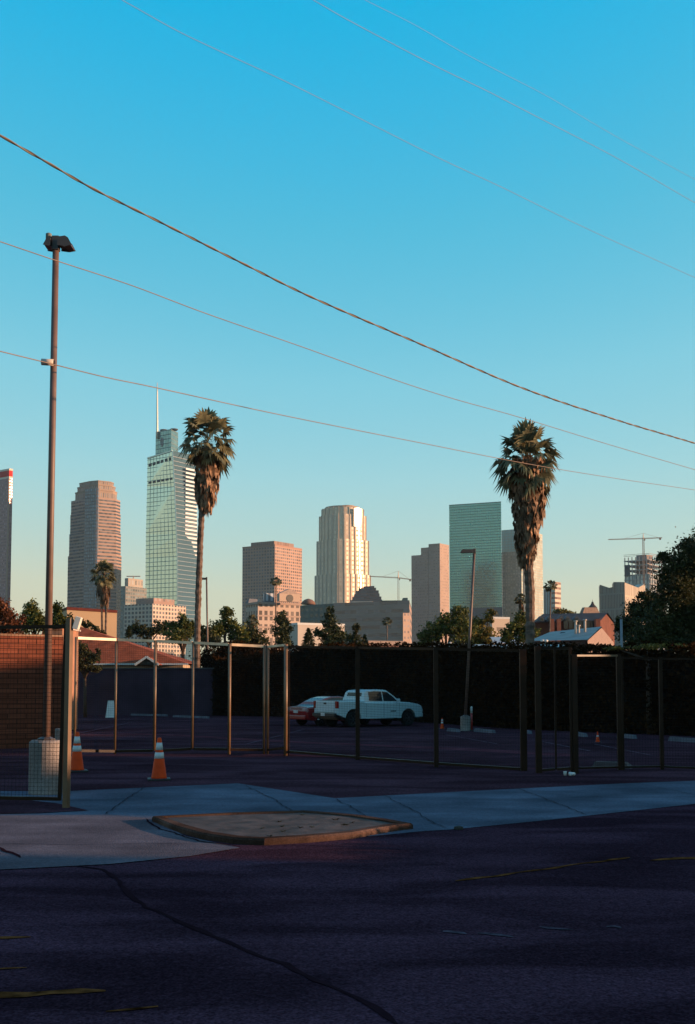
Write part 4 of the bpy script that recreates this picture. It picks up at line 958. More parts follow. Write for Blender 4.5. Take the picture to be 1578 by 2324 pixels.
up_ = Vector((0, 0, .15)); n0 = Vector((-.0, -.5, -.2))
b = MB(); a_, c_ = Vector((0, 0, ze)), Vector((d.x, d.y, ze)); e_, f_ = Vector((g.x, g.y, ze)), Vector((g.x+d.x, g.y+d.y, ze))
sh = Vector((.35, .1, 0)); b.add([a_+n0+sh, c_+n0, r2+up_, r1+up_+sh, e_-n0+sh, f_-n0], [(1, 0, 3, 2), (3, 4, 5, 2)]); b.build('roof', M_slate, t)
dn = d.normalized()
for xx in (1228, 1246, 1272, 1287, 1307):
    q = at(xx, 1407, Yb+1)-o; w_ = 1.0; hgt = at(xx, 1396, Yb+1).z-at(xx, 1409, Yb+1).z
    b = MB(); f0 = Vector((q.x, q.y-.9, q.z-.3)); bk = Vector((0, 3, 0))
    L0, R0, T0 = f0-Vector((w_, 0, 0)), f0+Vector((w_, 0, 0)), f0+Vector((0, 0, hgt)); b.add([L0, R0, T0, L0+bk, R0+bk, T0+bk], [(0, 1, 2), (0, 2, 5, 3), (1, 4, 5, 2)])
    dm = b.build('dormer', mat('dormer grey', (.13, .13, .14)), t)
    b = MB(); b.box((f0.x, f0.y-.05, f0.z+hgt*.3), (.5, .06, hgt*.42)); b.build('window', M_glass, dm)
for x0, x1 in ((1250, 1258), (1264, 1273), (1352, 1362)):
    q0, q1 = at(x0, 1405, Yb-1.5)-o, at(x1, 1405, Yb-1.5)-o; b = MB(); b.box(((q0.x+q1.x)/2, q0.y+.5, q0.z/2), (q1.x-q0.x, 1.6, q0.z)); b.build('sunlit_pier', mat('sunlit orange brick', (.36, .12, .075), var=.15), t)  # sunlit bits of the wall, painted as brighter brick
for xx in (1285, 1296, 1307, 1318, 1334, 1346):
    q = at(xx, 1418, Yb-.2)-o; b = MB(); b.box((q.x, q.y, q.z), (.75, .1, 1.5)); b.build('window', M_glass, t)
P = rect(1317, 1325, 1364, Yb+30, 70); PL = loc(P, o[:2]); z0_ = zt(1340, 1392, Yb+30)-Zb; z1_ = zt(1340, 1378, Yb+30)-Zb
b = MB(); b.prism(PL, 0, z0_); b.prism(PL, z0_+.01, z1_, top=scale(PL, .72)); b.uv = {}; b.build('rear_block', mat('tan mansard', (.33, .22, .17), var=.2), t)
q = at(1345.5, 1379, Yb+33)-o; b = MB(); hq = at(1345, 1361, Yb+33).z-at(1345, 1379, Yb+33).z
b.lathe([(1.1, -1.), (1.0, .0), (.45, hq*.35), (.2, hq*.62), (.3, hq*.68), (.05, hq*.75), (.04, hq)], 10, q); b.build('turret', M_slate, t)

# grey roofed house before it
Yg = 120; M_groof = mat('pale grey roofing', (.30, .30, .29), rough=.7, var=.2, scale=.7)
o = at(1337, 1500, Yg); o.z = Zb
t = thing('grey_roof_house', 'low house with a wide pale grey roof and pinkish gable end', 'house', o)
p1 = at(1200, 1455, Yg+6)-o; p2 = at(1334, 1452, Yg)-o; p3 = at(1366, 1422, Yg+8)-o; p4 = at(1250, 1434, Yg+14)-o; p5 = at(1393, 1456, Yg+14)-o
b = MB(); b.add([p1, p2, p3, p4], [(0, 1, 2, 3)]); b.add([p3, p5+Vector((0, 3, .1)), p4+Vector((8, 14, -2)), p4], [(0, 1, 2, 3)]); b.build('roof', M_groof, t)
b = MB(); dz_ = Vector((.05, .15, -.08)); b.add([p2+dz_, p3+dz_+Vector((0, .1, -.05)), p5+dz_, (p5.x, p5.y+.1, 0), (p2.x+.05, p2.y+.15, 0)], [(0, 4, 3, 2, 1)]); b.build('gable_wall', mat('pinkish siding', (.34, .24, .21), var=.12), t)
b = MB(); b.add([(p1.x, p1.y+.3, p1.z-.1), (p2.x, p2.y+.3, p2.z-.1), (p2.x, p2.y+.3, 0), (p1.x, p1.y+.3, 0)], [(0, 3, 2, 1)]); b.build('wall', mat('dark brown siding', (.10, .05, .04)), t)
for k, (xx, y0, y1, Yv) in enumerate([(1307, 1411, 1438, 126), (1314, 1421, 1439, 126), (1328, 1408, 1438, 126)]):
    q = at(xx, y0, Yv)-o; q2 = at(xx, y1, Yv)-o; b = MB(); b.tube([q2-Vector((0, 0, .3)), q], [.13, .13], 10); b.tube([q, q+Vector((0, 0, .12))], [.24, .2], 10); b.build('vent_pipe', mat('pale vent', (.62, .52, .45)), t, True)
q = at(1279, 1437, 129)-o; b = MB(); b.lathe([(.5, 0), (.5, .25), (.25, .45)], 12, q-Vector((0, 0, .35))); b.build('roof_vent', mat('dark vent', (.06, .06, .07)), t, True)
# low pale metal roofs directly behind the hedge
M_tin = mat('pale metal roof', (.45, .47, .48), rough=.5, var=.12, scale=.8)
for k, (x0, x1, yt, yb_, Yr, lb) in enumerate([(1062, 1196, 1463, 1472, 82, 'long low pale metal roof just over the hedge left of the right palm'), (1214, 1290, 1463, 1473, 80, 'low rounded pale metal roof just over the hedge right of the right palm'), (1120, 1200, 1446, 1460, 100, 'second pale flat roof half hidden by the tree left of the right palm')]):
    A, B = at(x0, yb_, Yr), at(x1, yb_, Yr); h1 = A.z-Zb; h2 = zt(x0, yt, Yr+3)-Zb; t = thing('metal_roof_shed', lb, 'shed', (A.x, Yr, Zb)); W_ = B.x-A.x
    b = MB(); n_ = 8; b.v = []
    for i in range(n_+1):
        a = i/n_; yy = 4*a; zz = h1+(h2-h1)*math.sin(a*math.pi/1.4)
        b.v += [(0, yy, zz), (W_, yy, zz)]
    for i in range(n_): b.f.append((2*i, 2*i+1, 2*i+3, 2*i+2))
    b.build('roof', M_tin, t, True)
    b = MB(); b.box((W_/2, 2.1, h1/2-.05), (W_-.4, 3.6, h1-.1)); b.build('wall', mat('shed wall', (.12, .08, .07)), t)
for xx, lb in ((1232, 'left of the pair of short white vent stacks over the hedge'), (1240, 'right of the pair of short white vent stacks over the hedge'), (1022, 'short white vent stack alone left of the far lamp pole')):
    q = at(xx, 1466, 84.5); tp_ = at(xx, 1453 if xx > 1100 else 1459, 84.5); t = thing('vent_stack', lb, 'vent stack', (q.x, 84.5, Zb), 0, 'white vent stacks')
    b = MB(); b.tube([(0, 0, 0), (0, 0, tp_.z-Zb-.1)], .09, 10); b.build('pipe', mat('white pipe', (.72, .7, .68)), t, True)
    b = MB(); b.lathe([(.13, tp_.z-Zb-.12), (.17, tp_.z-Zb), (.05, tp_.z-Zb+.04)], 10); b.build('cap', MATS['white pipe'], t, True)

# ------------------------------------------------------------------ downtown towers
def tower(name, label, poly, Y, cat='skyscraper'):
    o = poly[0]; return thing(name, label, cat, (o[0], o[1], Zb)), loc(poly, o), o
AZ = 38
# red-banded tower at the left edge
M_A = facade('mauve tower facade', (.30, .17, .17), (.22, .15, .17), 3.0, 4.0, .6, .5, gm=.3)
Yt = 1500; P = rect(-60, 12, 20.5, Yt, 38); t, PL, o = tower('office_tower', 'mauve office tower cut by the left edge with a red and white top band', P, Yt)
z1 = zt(10, 1085, Yt)-Zb; z2 = zt(10, 1063, Yt)-Zb
b = MB(); b.prism(PL, 0, z1, cell=(3, 4)); b.build('body', M_A, t)
b = MB(); b.prism(scale(PL, 1.005), z1, z1+2.5); b.prism(scale(PL, 1.005), z2-2.5, z2); b.uv = {}; b.build('parapet', mat('pale rim', (.75, .62, .52)), t)
b = MB(); b.prism(scale(PL, .995), z1+2.5, z2-2.5); b.uv = {}; b.build('sign_band', mat('red band', (.55, .03, .02)), t)
b = MB(); c = Vector((*PL[0], 0)); b.box((c.x, c.y, z1/2), (1.6, 1.6, z1), R(-38)); b.build('corner_strip', mat('pale corner', (.42, .28, .21)), t)

# stepped granite tower
Yt = 1480
def pp(x, dy, Y0=Yt): q = at(x, 1400, Y0+dy); return (q.x, q.y)
base = [pp(219, 0), pp(263, 16), pp(274, 30), pp(272, 60), pp(215, 78), pp(157, 62), pp(152, 34), pp(189, 9)]
cen = (sum(p[0] for p in base)/8, sum(p[1] for p in base)/8)
t = thing('stepped_tower', 'brown granite tower with stepped crown behind the medium palm', 'skyscraper', (*cen, Zb)); bl = [(x-cen[0], y-cen[1]) for x, y in base]
M_S = facade('granite bands', (.40, .25, .19), (.05, .05, .06), 3.2, 4.3, 1.0, .50, gm=.0, gr=.2, jit=.7)
M_S2 = facade('granite crown', (.36, .24, .17), (.12, .12, .13), 3.0, 9.0, .45, .7, gm=.2)
tiers = [(1.0, 1500, 1256), (.965, 1256, 1205), (.94, 1205, 1160), (.92, 1160, 1128)]
zp = 0; b = MB()
for k, y0, y1 in tiers:
    z1 = zt(213, y1, Yt)-Zb; b.prism(scale(bl, k, (0, 0)), zp, z1, cell=(3.2, 4.3)); zp = z1
b.build('body', M_S, t); b = MB()
for k, y1 in ((.78, 1108), (.71, 1096), (.64, 1086)):
    z1 = zt(213, y1, Yt)-Zb; b.prism(scale(bl, k, (0, 0)), zp, z1-1.2, cell=(3, 9)); b.prism(scale(bl, k*1.02, (0, 0)), z1-1.2, z1, cell=(3, 9)); zp = z1
b.build('crown', M_S2, t)
# projecting bays on the long left side: vertical piers
b = MB(); A, B = Vector(bl[7]), Vector(bl[0]); n_ = (B-A).normalized(); nn = Vector((n_.y, -n_.x))
zz = zt(213, 1128, Yt)-Zb
q = [A+nn*.2, A+n_*9+nn*1.2, B-n_*2+nn*1.2, B+nn*.1]; b.prism([tuple(A-nn*2), tuple(q[0]), tuple(q[1]), tuple(q[2]), tuple(q[3]), tuple(B-nn*2)], 0, zz+12, cell=(3, 3.6)); b.build('front_bay', facade('bay facade', (.20, .15, .14), (.13, .17, .22), 3.0, 4.3, .6, .6, gm=.5), t)

# tall glass tower with spire
Yt = 1284
def PX(x, y, dy): return at(x, y, Yt+dy)
t = thing('glass_skyscraper', 'tallest mint-green glass skyscraper with slanted top and thin spire', 'skyscraper', (at(390, 1500, Yt).x, Yt, Zb)); o = Vector(t.location)
M_W = facade('mint curtain wall', (.26, .42, .38), (.50, .76, .68), 5.0, 5.0, .90, .92, gm=.9, gr=.16, jit=.08, wr=.4, rj=.06, depth=0)
M_W2 = facade('blue side glass', (.12, .16, .2), (.17, .27, .36), 4.0, 5.0, .94, .9, gm=.9, gr=.06, jit=.10, wr=.8, rj=.02, depth=0)
rows = [(1560, 329.5, 402, 450), (1352, 330, 402, 449), (1265, 331, 402, 448.5), (1212, 331.5, 400, 448), (1104, 334, 396, 445), (None, 335, 391, 441)]
b = MB(); b2 = MB(); lev = []
for y, xl, xm, xr in rows:
    yl, ym, yr = (1040, 1023, 1033) if y is None else (y, y, y)
    lev.append((PX(xl, yl, 22)-o, PX(xm, ym, 0)-o, PX(xr, yr, 30)-o, PX(xl+45, yr, 55)-o))
for i in range(len(lev)-1):
    a, c = lev[i], lev[i+1]
    Lw = 36; n0 = len(b.f); b.add([a[0], a[1], c[1], c[0]], [(0, 1, 2, 3)]); b.uv[n0] = [(0, a[0].z), (Lw, a[1].z), (Lw, c[1].z), (0, c[0].z)]
    n0 = len(b2.f); b2.add([a[1], a[2], c[2], c[1]], [(0, 1, 2, 3)]); b2.uv[n0] = [(0, a[1].z), (36, a[2].z), (36, c[2].z), (0, c[1].z)]
    b2.add([a[2], a[3], c[3], c[2]], [(0, 1, 2, 3)]); b2.add([a[3], a[0], c[0], c[3]], [(0, 1, 2, 3)])
b2.add(lev[-1], [(0, 1, 2, 3)])
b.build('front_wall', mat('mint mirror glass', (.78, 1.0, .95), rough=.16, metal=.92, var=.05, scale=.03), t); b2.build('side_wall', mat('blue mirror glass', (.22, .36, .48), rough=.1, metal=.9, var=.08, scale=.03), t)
def onf(ci, cj, f, zz):
    for a_, c_ in zip(lev, lev[1:]):
        pa = a_[ci].lerp(a_[cj], f); pc = c_[ci].lerp(c_[cj], f)
        if pa.z <= zz <= pc.z+1e-3 or c_ is lev[-1]:
            return pa.lerp(pc, (zz-pa.z)/(pc.z-pa.z))
fO = Vector((-.5, -.85, 0)).normalized()*.15; b = MB(); zmax = lev[-1][0].z
for k in range(1, 8):
    for a_, c_ in zip(lev, lev[1:]): b.bar(a_[0].lerp(a_[1], k/8)+fO, c_[0].lerp(c_[1], k/8)+fO, .42, .3)
z = 60
while z < zmax: b.bar(onf(0, 1, 0, z)+fO, onf(0, 1, 1, z)+fO, .3, .6); z += 4.9
b.build('mullions', mat('dark mullion', (.20, .34, .32), rough=.5), t)
b = MB(); z = 60; sO = Vector((.6, -.8, 0))*.15
while z < zmax: b.bar(onf(1, 2, 0, z)+sO, onf(1, 2, 1, z)+sO, .3, .6); z += 4.9
b.build('side_mullions', mat('side mullion', (.16, .22, .27), rough=.5), t)
# dark louvre openings near the top
fN = Vector((-.5, -.85, 0)).normalized()
for yl, yr, h_ in ((1057, 1040, 7), (1096.5, 1085.5, 5)):
    b = MB()
    for k in range(6):
        f0, f1 = (k+.2)/6, (k+.92)/6
        if k == 5: f1 = .96
        def fp(f, dy):
            zz = (PX(336, yl+(yr-yl)*f-dy/2, 22*(1-f))-o).z
            def ed(c):
                a_, b_ = lev[-2][c], lev[-1][c]; return a_.lerp(b_, (zz-a_.z)/(b_.z-a_.z))
            return ed(0).lerp(ed(1), .02+f*.96)+fN*.35
        b.quad(fp(f0, -h_), fp(f1, -h_), fp(f1, h_), fp(f0, h_))
    b.build('louvre_row', mat('dark louvre', (.05, .05, .06)), t)
b = MB()
for i in range(len(lev)-1): b.bar(lev[i][1]+Vector((.3, -.6, 0)), lev[i+1][1]+Vector((.3, -.6, 0)), 1.1, 1.1)
b.bar(lev[-1][0]+Vector((0, -.6, 0)), lev[-1][1]+Vector((0, -.6, 0)), 1.2, 1.4); b.build('edge_trim', mat('bright metal trim', (.6, .7, .66), rough=.3, metal=.6), t)
# upper core
u0, u1, u2 = PX(353, 1040, 30)-o, PX(388, 1040, 14)-o, PX(404, 1040, 34)-o; zc = (PX(370, 976, 20)-o).z; zlow = u1.z-12
b = MB(); b.prism([tuple(u1.xy), tuple(u2.xy), (u2.x-10, u2.y+22), (u0.x, u0.y+12), tuple(u0.xy)], zlow, zc, cell=(4, 5)); b.build('upper_core', facade('core glass', (.13, .19, .2), (.20, .33, .33), 4.0, 5.0, .9, .84, gm=.8, gr=.14, jit=.3, depth=0), t)
b = MB(); b.lathe([(3.8, 0), (4.6, 1.2), (4.6, 1.8), (4.4, 2.0)], 18, (u0.x+8.5, u0.y+5, zc+1.6)); b.lathe([(3.6, 0), (4.6, 1.0), (4.4, 1.6)], 18, (u1.x+2, u1.y+8, zc)); b.tube([(u0.x+8.5, u0.y+5, zc-1), (u0.x+8.5, u0.y+5, zc+2)], .8, 8); b.build('helipad', mat('dark deck', (.10, .09, .10)), t)
sp0 = PX(357, 976, 26)-o; sp1 = PX(357, 868, 26)-o; b = MB(); b.tube([sp0-Vector((0, 0, 10)), sp0, sp0.lerp(sp1, .8), sp1], [1.15, 1.1, .75, .3], 10); b.build('spire', mat('pale spire', (.72, .62, .52), rough=.35, metal=.2), t, True)
ec = (u0+u1)/2; ec.z = (PX(370, 1002, 20)-o).z; fd = (u1-u0).normalized(); fd.z = 0; fd.normalize(); b = MB(); nn = Vector((fd.y, -fd.x, 0))
for rad, r2 in ((2.1, 5.2), (1.1, 3.6)):
    ring = [ec-fd*2.2+nn*.35+fd*math.cos(a)*rad+Vector((0, 0, 1))*math.sin(a)*r2 for a in [k*math.pi/10 for k in range(21)]]; b.tube(ring, .28, 5, False)
b.build('emblem', mat('pinkish emblem', (.42, .33, .36)), t)
# white banded column on the side face
A, B = PX(419, 1100, 13)-o, PX(447, 1100, 30)-o; zA, zB = (PX(430, 1258, 20)-o).z, (PX(430, 1060, 20)-o).z; b = MB(); k = 0; z = zA
dd = (B-A).normalized(); nn = Vector((dd.y, -dd.x, 0)); nn = nn if nn.y < 0 else -nn
while z < zB:
    c = (A+B)/2+nn*.8; b.box((c.x, c.y, z), ((B-A).xy.length*.95, 1.2, 2.0), math.atan2(dd.y, dd.x)); z += 4.6
b.build('white_spandrels', mat('white spandrel', (.62, .66, .7), rough=.4), t)

# smaller blocks round it
P = rect(272, 283, 331, 1150, 30); t, PL, o = tower('office_block', 'grey roof-decked block between the stepped tower and the glass skyscraper', P, 1150, 'office block')
z1 = zt(300, 1330, 1150)-Zb; b = MB(); b.prism(PL, 0, z1, cell=(3.6, 3.6)); b.build('body', facade('grey block', (.22, .20, .18), (.12, .15, .16), 3.6, 3.6, .75, .6, gm=.4), t)
b = MB(); q = scale(PL, .7); z2 = zt(300, 1311, 1150)-Zb; b.prism(q, z1, z2, cell=(3.6, 3.6)); b.build('penthouse', facade('penthouse grey', (.4, .33, .27), (.2, .2, .2), 4.5, 9, .4, .5), t)
b = MB(); q = at(303, 1308, 1170)-Vector((*o, Zb)); b.tube([q-Vector((0, 0, 3)), q], .5, 8); b.tube([q-Vector((7, 0, 0)), q+Vector((7, 0, 0))], .5, 8); b.build('roof_deck', M_cor, t)
P = rect(280, 345, 421, 950, 32); t, PL, o = tower('gridded_block', 'white low block with a regular grid of dark square windows', P, 950, 'office block')
z1 = zt(345, 1370, 950)-Zb; b = MB(); b.prism(PL, 0, z1, cell=(3.9, 3.45)); b.build('body', facade('white grid', (.60, .47, .38), (.05, .05, .06), 3.9, 3.45, .62, .6, gm=.1, gr=.25, jit=.8), t)
b = MB(); q = scale(PL, .62); b.prism(q, z1, zt(345, 1355, 950)-Zb, cell=(5, 9)); b.build('penthouse', facade('grid penthouse', (.33, .2, .16), (.2, .15, .14), 5, 9, .5, .3, gm=.1), t)

# grid-windowed brown tower
Yt = 1424; P = rect(549, 623, 685, Yt, 34); t, PL, o = tower('office_tower', 'square brown tower with an even grid of windows behind the ornate building', P, Yt)
z1 = zt(623, 1236, Yt)-Zb; b = MB(); b.prism(PL, 0, z1, cell=(4.15, 3.9)); b.build('body', facade('rose grid', (.50, .30, .22), (.07, .07, .085), 4.15, 3.9, .62, .58, gm=.2, gr=.2, jit=.8), t)
b = MB(); q = scale(PL, .72); z2 = zt(623, 1225, Yt)-Zb; b.prism(q, z1, z2, cell=(4, 9)); b.build('penthouse', facade('rose penthouse', (.30, .17, .13), (.15, .10, .08), 3, 9, .5, .8, gm=.1), t)
b = MB(); b.prism(scale(PL, 1.008), z1-1.4, z1+.4); b.uv = {}; b.build('parapet', mat('rose parapet', (.42, .24, .18)), t)

# round tower catching the sun
Yt = 2000; c = at(778, 1400, Yt+30); t = thing('round_tower', 'tall pale round tower with ribbed crown flashing the sun', 'skyscraper', (c.x, c.y, Zb))
m_ = mpp(Yt+30); M_U = facade('golden ribs', (.64, .48, .34), (.50, .40, .30), 6.0, 8.0, .55, .62, gm=.4, gr=.4, jit=.4, wr=.7, rj=.1)
def ngon(r, n, ph=0, sq=0):
    out = []
    for k in range(n):
        a = 2*math.pi*k/n+ph; rr = r*(1+sq*abs(math.sin(2*(a-R(38))))**3*.18); out.append((rr*math.cos(a), rr*math.sin(a)))
    return out
tiers = [(59.2, 1500, 1304, 1), (55.2, 1304, 1225, 1), (51.5, 1225, 1168, .5), (47.5, 1168, 1152, 0)]
zp = 0; b = MB()
for rp, y0, y1, sq in tiers:
    z1 = zt(778, y1, Yt)-Zb; b.prism(ngon(rp*m_*(1-.08*sq), 48, 0, sq), zp, z1, cell=(6.0, 8.0)); zp = z1
b.build('body', M_U, t, False)
b = MB(); zp = 0
for rp, y0, y1, sq in tiers:
    z1 = zt(778, y1, Yt)-Zb; ps = ngon(rp*m_*(1-.08*sq)+.35, 24, .07, sq)
    for x, y in ps:
        if y < 20: b.box((x, y, (zp+z1)/2), (1.5, 1.5, z1-zp+1), math.atan2(y, x))
    zp = z1
b.build('rib', mat('pale granite rib', (.66, .50, .36), rough=.7, var=.1, scale=.05), t)
b = MB(); zc = zt(778, 1152, Yt)-Zb; b.prism(ngon(40*m_, 32), zc, zc+4); b.prism(ngon(16*m_, 24), zc+6, zc+7.5); b.tube([(0, 0, zc+3), (0, 0, zc+7)], 3, 8)
b.uv = {}; b.v = [(x+(8 if z > zc+5 else 0), y, z) for x, y, z in b.v]; b.build('helipad', mat('tan deck', (.4, .28, .2)), t)
# polished curved glass bay facing the sun
b = MB(); zA, zB = zt(778, 1204, Yt)-Zb, zt(778, 1153, Yt)-Zb; aS = R(-90+(SUN_AZ-.7)/2); rr = 51.5*m_*.96+1.4; tv = Vector((-math.sin(aS), math.cos(aS), 0)); cv = Vector((math.cos(aS)*rr, math.sin(aS)*rr, 0))
for q in range(-3, 4):
    for v_ in range(-5, 2):
        dv = Matrix.Rotation(R(1.0*q), 3, 'Z') @ tv; nn_ = Matrix.Rotation(R(1.0*q), 3, 'Z') @ cv.normalized(); uv_ = (Vector((0, 0, 1))-nn_*math.tan(R(.45*(v_+.5)))).normalized()
        zc_ = zt(820, 1166, Yt)-Zb+(v_+.5)*4.6; c0_ = cv+tv*(q*2.7)+cv.normalized()*(1.2-.03*q*q-.03*v_*v_)+Vector((0, 0, zc_)); b.quad(c0_-dv*1.33-uv_*2.25, c0_+dv*1.33-uv_*2.25, c0_+dv*1.33+uv_*2.25, c0_-dv*1.33+uv_*2.25)
b.build('glass_bay', mat('polished bay glass', (.98, .88, .7), rough=.09, metal=1, var=.05, scale=.3), t)
zp = 0; b = MB()
for rp_, y0, y1, sq in tiers:
    z1 = zt(778, y1, Yt)-Zb; rq = rp_*m_*(1-.08*sq)*1.0+1.2; c0_ = Vector((math.cos(aS+R(6))*rq, math.sin(aS+R(6))*rq, 0)); b.quad(c0_-tv*.9+Vector((0, 0, zp)), c0_+tv*.9+Vector((0, 0, zp)), c0_+tv*.9+Vector((0, 0, z1)), c0_-tv*.9+Vector((0, 0, z1))); zp = z1
b.build('corner_strip', mat('polished corner', (.7, .55, .4), rough=.30, metal=1, var=.03), t)

# long dark office block and terraces
M_D = facade('dusky bands', (.42, .27, .22), (.15, .12, .12), 3.5, 4.2, 1., .42, gm=.3, jit=.6)
P = rect(700, 757, 931, 620, 14); t, PL, o = tower('long_office_block', 'long low dusky office block with banded windows and a bright roof strip', P, 620, 'office block')
P = [at(757, 1500, 620).xy, at(930, 1500, 600).xy, at(935, 1500, 660).xy, at(750, 1500, 680).xy]; P = [tuple(p) for p in P]; PL = loc(P, o)
z1 = zt(800, 1369, 620)-Zb; b = MB(); b.prism(PL, 0, z1, cell=(3.5, 4.2)); b.build('body', M_D, t)
P2 = [tuple(at(681, 1500, 640).xy), tuple(at(757, 1500, 625).xy), tuple(at(757, 1500, 680).xy), tuple(at(690, 1500, 690).xy)]; b = MB(); b.prism(loc(P2, o), 0, zt(720, 1374, 640)-Zb, cell=(3.5, 3.4)); b.build('side_wing', facade('wing', (.15, .15, .13), (.08, .10, .10), 3.5, 3.4, .6, .5, gm=.3), t)
b = MB(); q0, q1 = at(798, 1368, 618)-Vector((*o, Zb)), at(846, 1368, 616)-Vector((*o, Zb)); b.bar(q0, q1, .8, 1.5); b.build('roof_strip', mat('bright fascia', (.85, .62, .5)), t)
b = MB()
for i, (xa, xb, yt_) in enumerate([(795, 868, 1362), (800, 866, 1355), (804, 862, 1348), (808, 860, 1341), (814, 854, 1335), (826, 850, 1331)]):
    A, B = at(xa, 1400, 640+i*2).xy, at(xb, 1400, 636+i*2).xy; zlo = z1 if i == 0 else zt(800, (1362, 1355, 1348, 1341, 1335, 1331)[i-1], 640+i*2)-Zb
    b.prism(loc([tuple(A), tuple(B), (B.x, B.y+30), (A.x, A.y+30)], o), zlo, zt(800, yt_, 640+i*2)-Zb, cell=(3.5, 2))
b.build('terraced_top', facade('terraces', (.36, .20, .17), (.13, .10, .10), 3.5, 1.9, 1., .4, gm=.2), t)
b = MB(); A, B = at(915, 1400, 596).xy, at(931, 1400, 598).xy; b.prism(loc([tuple(A), tuple(B), (B.x, B.y+20), (A.x, A.y+20)], o), 0, zt(920, 1391, 596)-Zb, cell=(2.6, 3)); b.build('end_bay', facade('end bay', (.55, .36, .27), (.25, .2, .2), 2.6, 3, .5, .4, gm=.1), t)
b = MB(); A, B = at(868, 1400, 630).xy, at(930, 1400, 628).xy; b.prism(loc([tuple(A), tuple(B), (B.x, B.y+20), (A.x, A.y+20)], o), z1, zt(900, 1363, 630)-Zb); b.uv = {}; b.build('roof_storey', mat('dusky roof storey', (.11, .10, .08)), t)
b = MB(); A, B = at(915, 1400, 626).xy, at(926, 1400, 625).xy; b.prism(loc([tuple(A), tuple(B), (B.x, B.y+10), (A.x, A.y+10)], o), z1, zt(900, 1357, 626)-Zb); b.uv = {}; b.build('lift_tower', mat('green grey tower', (.20, .22, .19)), t)
# small dome
q = at(700, 1372, 640)-Vector((*o, Zb)); b = MB(); b.lathe([(4, 0), (3.6, 1.4), (2.2, 2.6), (.5, 3.2)], 16, q); b.build('dome', mat('brown dome', (.22, .12, .09)), t, True)

# pink-tan twin slab tower
Yt = 1500; P = rect(933, 1000, 1021, Yt, 34); t, PL, o = tower('tan_tower', 'tan slab tower with stepped left shoulder and lit right side', P, Yt)
c0, c1, c2, c3 = [Vector(p) for p in PL]
zA, zB, zC = zt(1000, 1233, Yt)-Zb, zt(960, 1240, Yt)-Zb, zt(940, 1256, Yt)-Zb
def seg_(f0, f1, inset=0):
    e = (c1-c0).normalized()*inset; return [tuple(c0.lerp(c3, f0)+e), tuple(c1.lerp(c2, f0)), tuple(c1.lerp(c2, f1)), tuple(c0.lerp(c3, f1)+e)]
M_T = facade('tan slab', (.40, .27, .21), (.24, .18, .16), 3.2, 3.9, .5, .35, gm=.15, jit=.5)
b = MB(); b.prism(seg_(0, .38), 0, zA, cell=(3.2, 3.9)); b.build('body', M_T, t)
b = MB(); b.prism(seg_(.405, .66, 1.5), 0, zB, cell=(3.2, 3.9)); b.prism(seg_(.66, 1, 2.2), 0, zC, cell=(3.2, 3.9)); b.build('shoulder', M_T, t)
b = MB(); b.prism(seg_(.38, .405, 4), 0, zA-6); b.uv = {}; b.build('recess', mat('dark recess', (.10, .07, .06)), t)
b = MB(); w_ = (c1-c0).length; b.prism([tuple(c0+(c1-c0)*.0+Vector((0, -.5))), tuple(c1+Vector((0, -.5))), tuple(c1), tuple(c0)], 0, .1); b.build('footing', M_T, t)

# green glass slab
Yt = 1600; P = rect(1022, 1141, 1142.5, Yt, 24); t, PL, o = tower('green_glass_tower', 'wide flat teal glass tower behind the far lamp post', P, Yt)
z0_, z1_ = zt(1022, 1148, P[3][1])-Zb, zt(1141, 1140, Yt)-Zb
M_G = facade('teal mirror wall', (.10, .17, .16), (.15, .32, .29), 2.6, 3.8, .88, .80, gm=.85, gr=.14, jit=.2, wr=.4, rj=.14, depth=.06)
b = MB(); d0 = Vector(PL[3])-Vector(PL[0]); bk = Vector((.25, .97))*30; PLg = [PL[0], (PL[0][0]+.6, PL[0][1]+34), (PL[3][0]+3, PL[3][1]+34), PL[3]]
b.prism(PLg, 0, z1_, cell=(2.6, 3.8), ztop=[z1_, z1_, z1_, z1_]); b.build('body', M_G, t)
b = MB(); b.prism(scale(PLg, 1.004), z1_, z1_+1.2); b.uv = {}; b.build('parapet', mat('dark green rim', (.12, .18, .18)), t)
b = MB(); q = [(x, y-3) for x, y in (PL[3], PL[0])]; zz = zt(1080, 1378, Yt)-Zb; b.prism([q[0], q[1], (q[1][0], q[1][1]+2), (q[0][0], q[0][1]+2)], 0, zz); b.uv = {}; b.build('podium', mat('dark podium', (.10, .10, .11)), t)
# glass tower behind the right palm
Yt = 1700; P = rect(1141.5, 1186, 1235, Yt, 33); t, PL, o = tower('pale_glass_tower', 'lower glass tower half hidden behind the right palm', P, Yt)
z1_ = zt(1190, 1200, Yt)-Zb; b = MB(); b.prism(PL, 0, z1_, cell=(5.2, 4)); b.build('body', facade('pale mirror wall', (.45, .38, .30), (.30, .36, .34), 5.2, 4, .8, .75, gm=.6, gr=.3, jit=.1, depth=.1), t)
b = MB(); A, B = at(1142, 1400, 1650).xy, at(1183, 1400, 1640).xy; b.prism(loc([tuple(A), tuple(B), (B.x, B.y+12), (A.x, A.y+12)], o), 0, zt(1160, 1253, 1650)-Zb, cell=(4, 4)); b.build('front_annex', facade('rose mirror', (.36, .22, .17), (.36, .25, .22), 4, 4, .6, .6, gm=.5, gr=.2), t)
b = MB(); A, B = at(1190, 1400, 1645).xy, at(1196, 1400, 1645).xy; b.prism(loc([tuple(A), tuple(B), (B.x, B.y+8), (A.x, A.y+8)], o), 0, zt(1160, 1290, 1650)-Zb); b.uv = {}; b.build('pale_fin', mat('pale fin', (.5, .5, .42)), t)
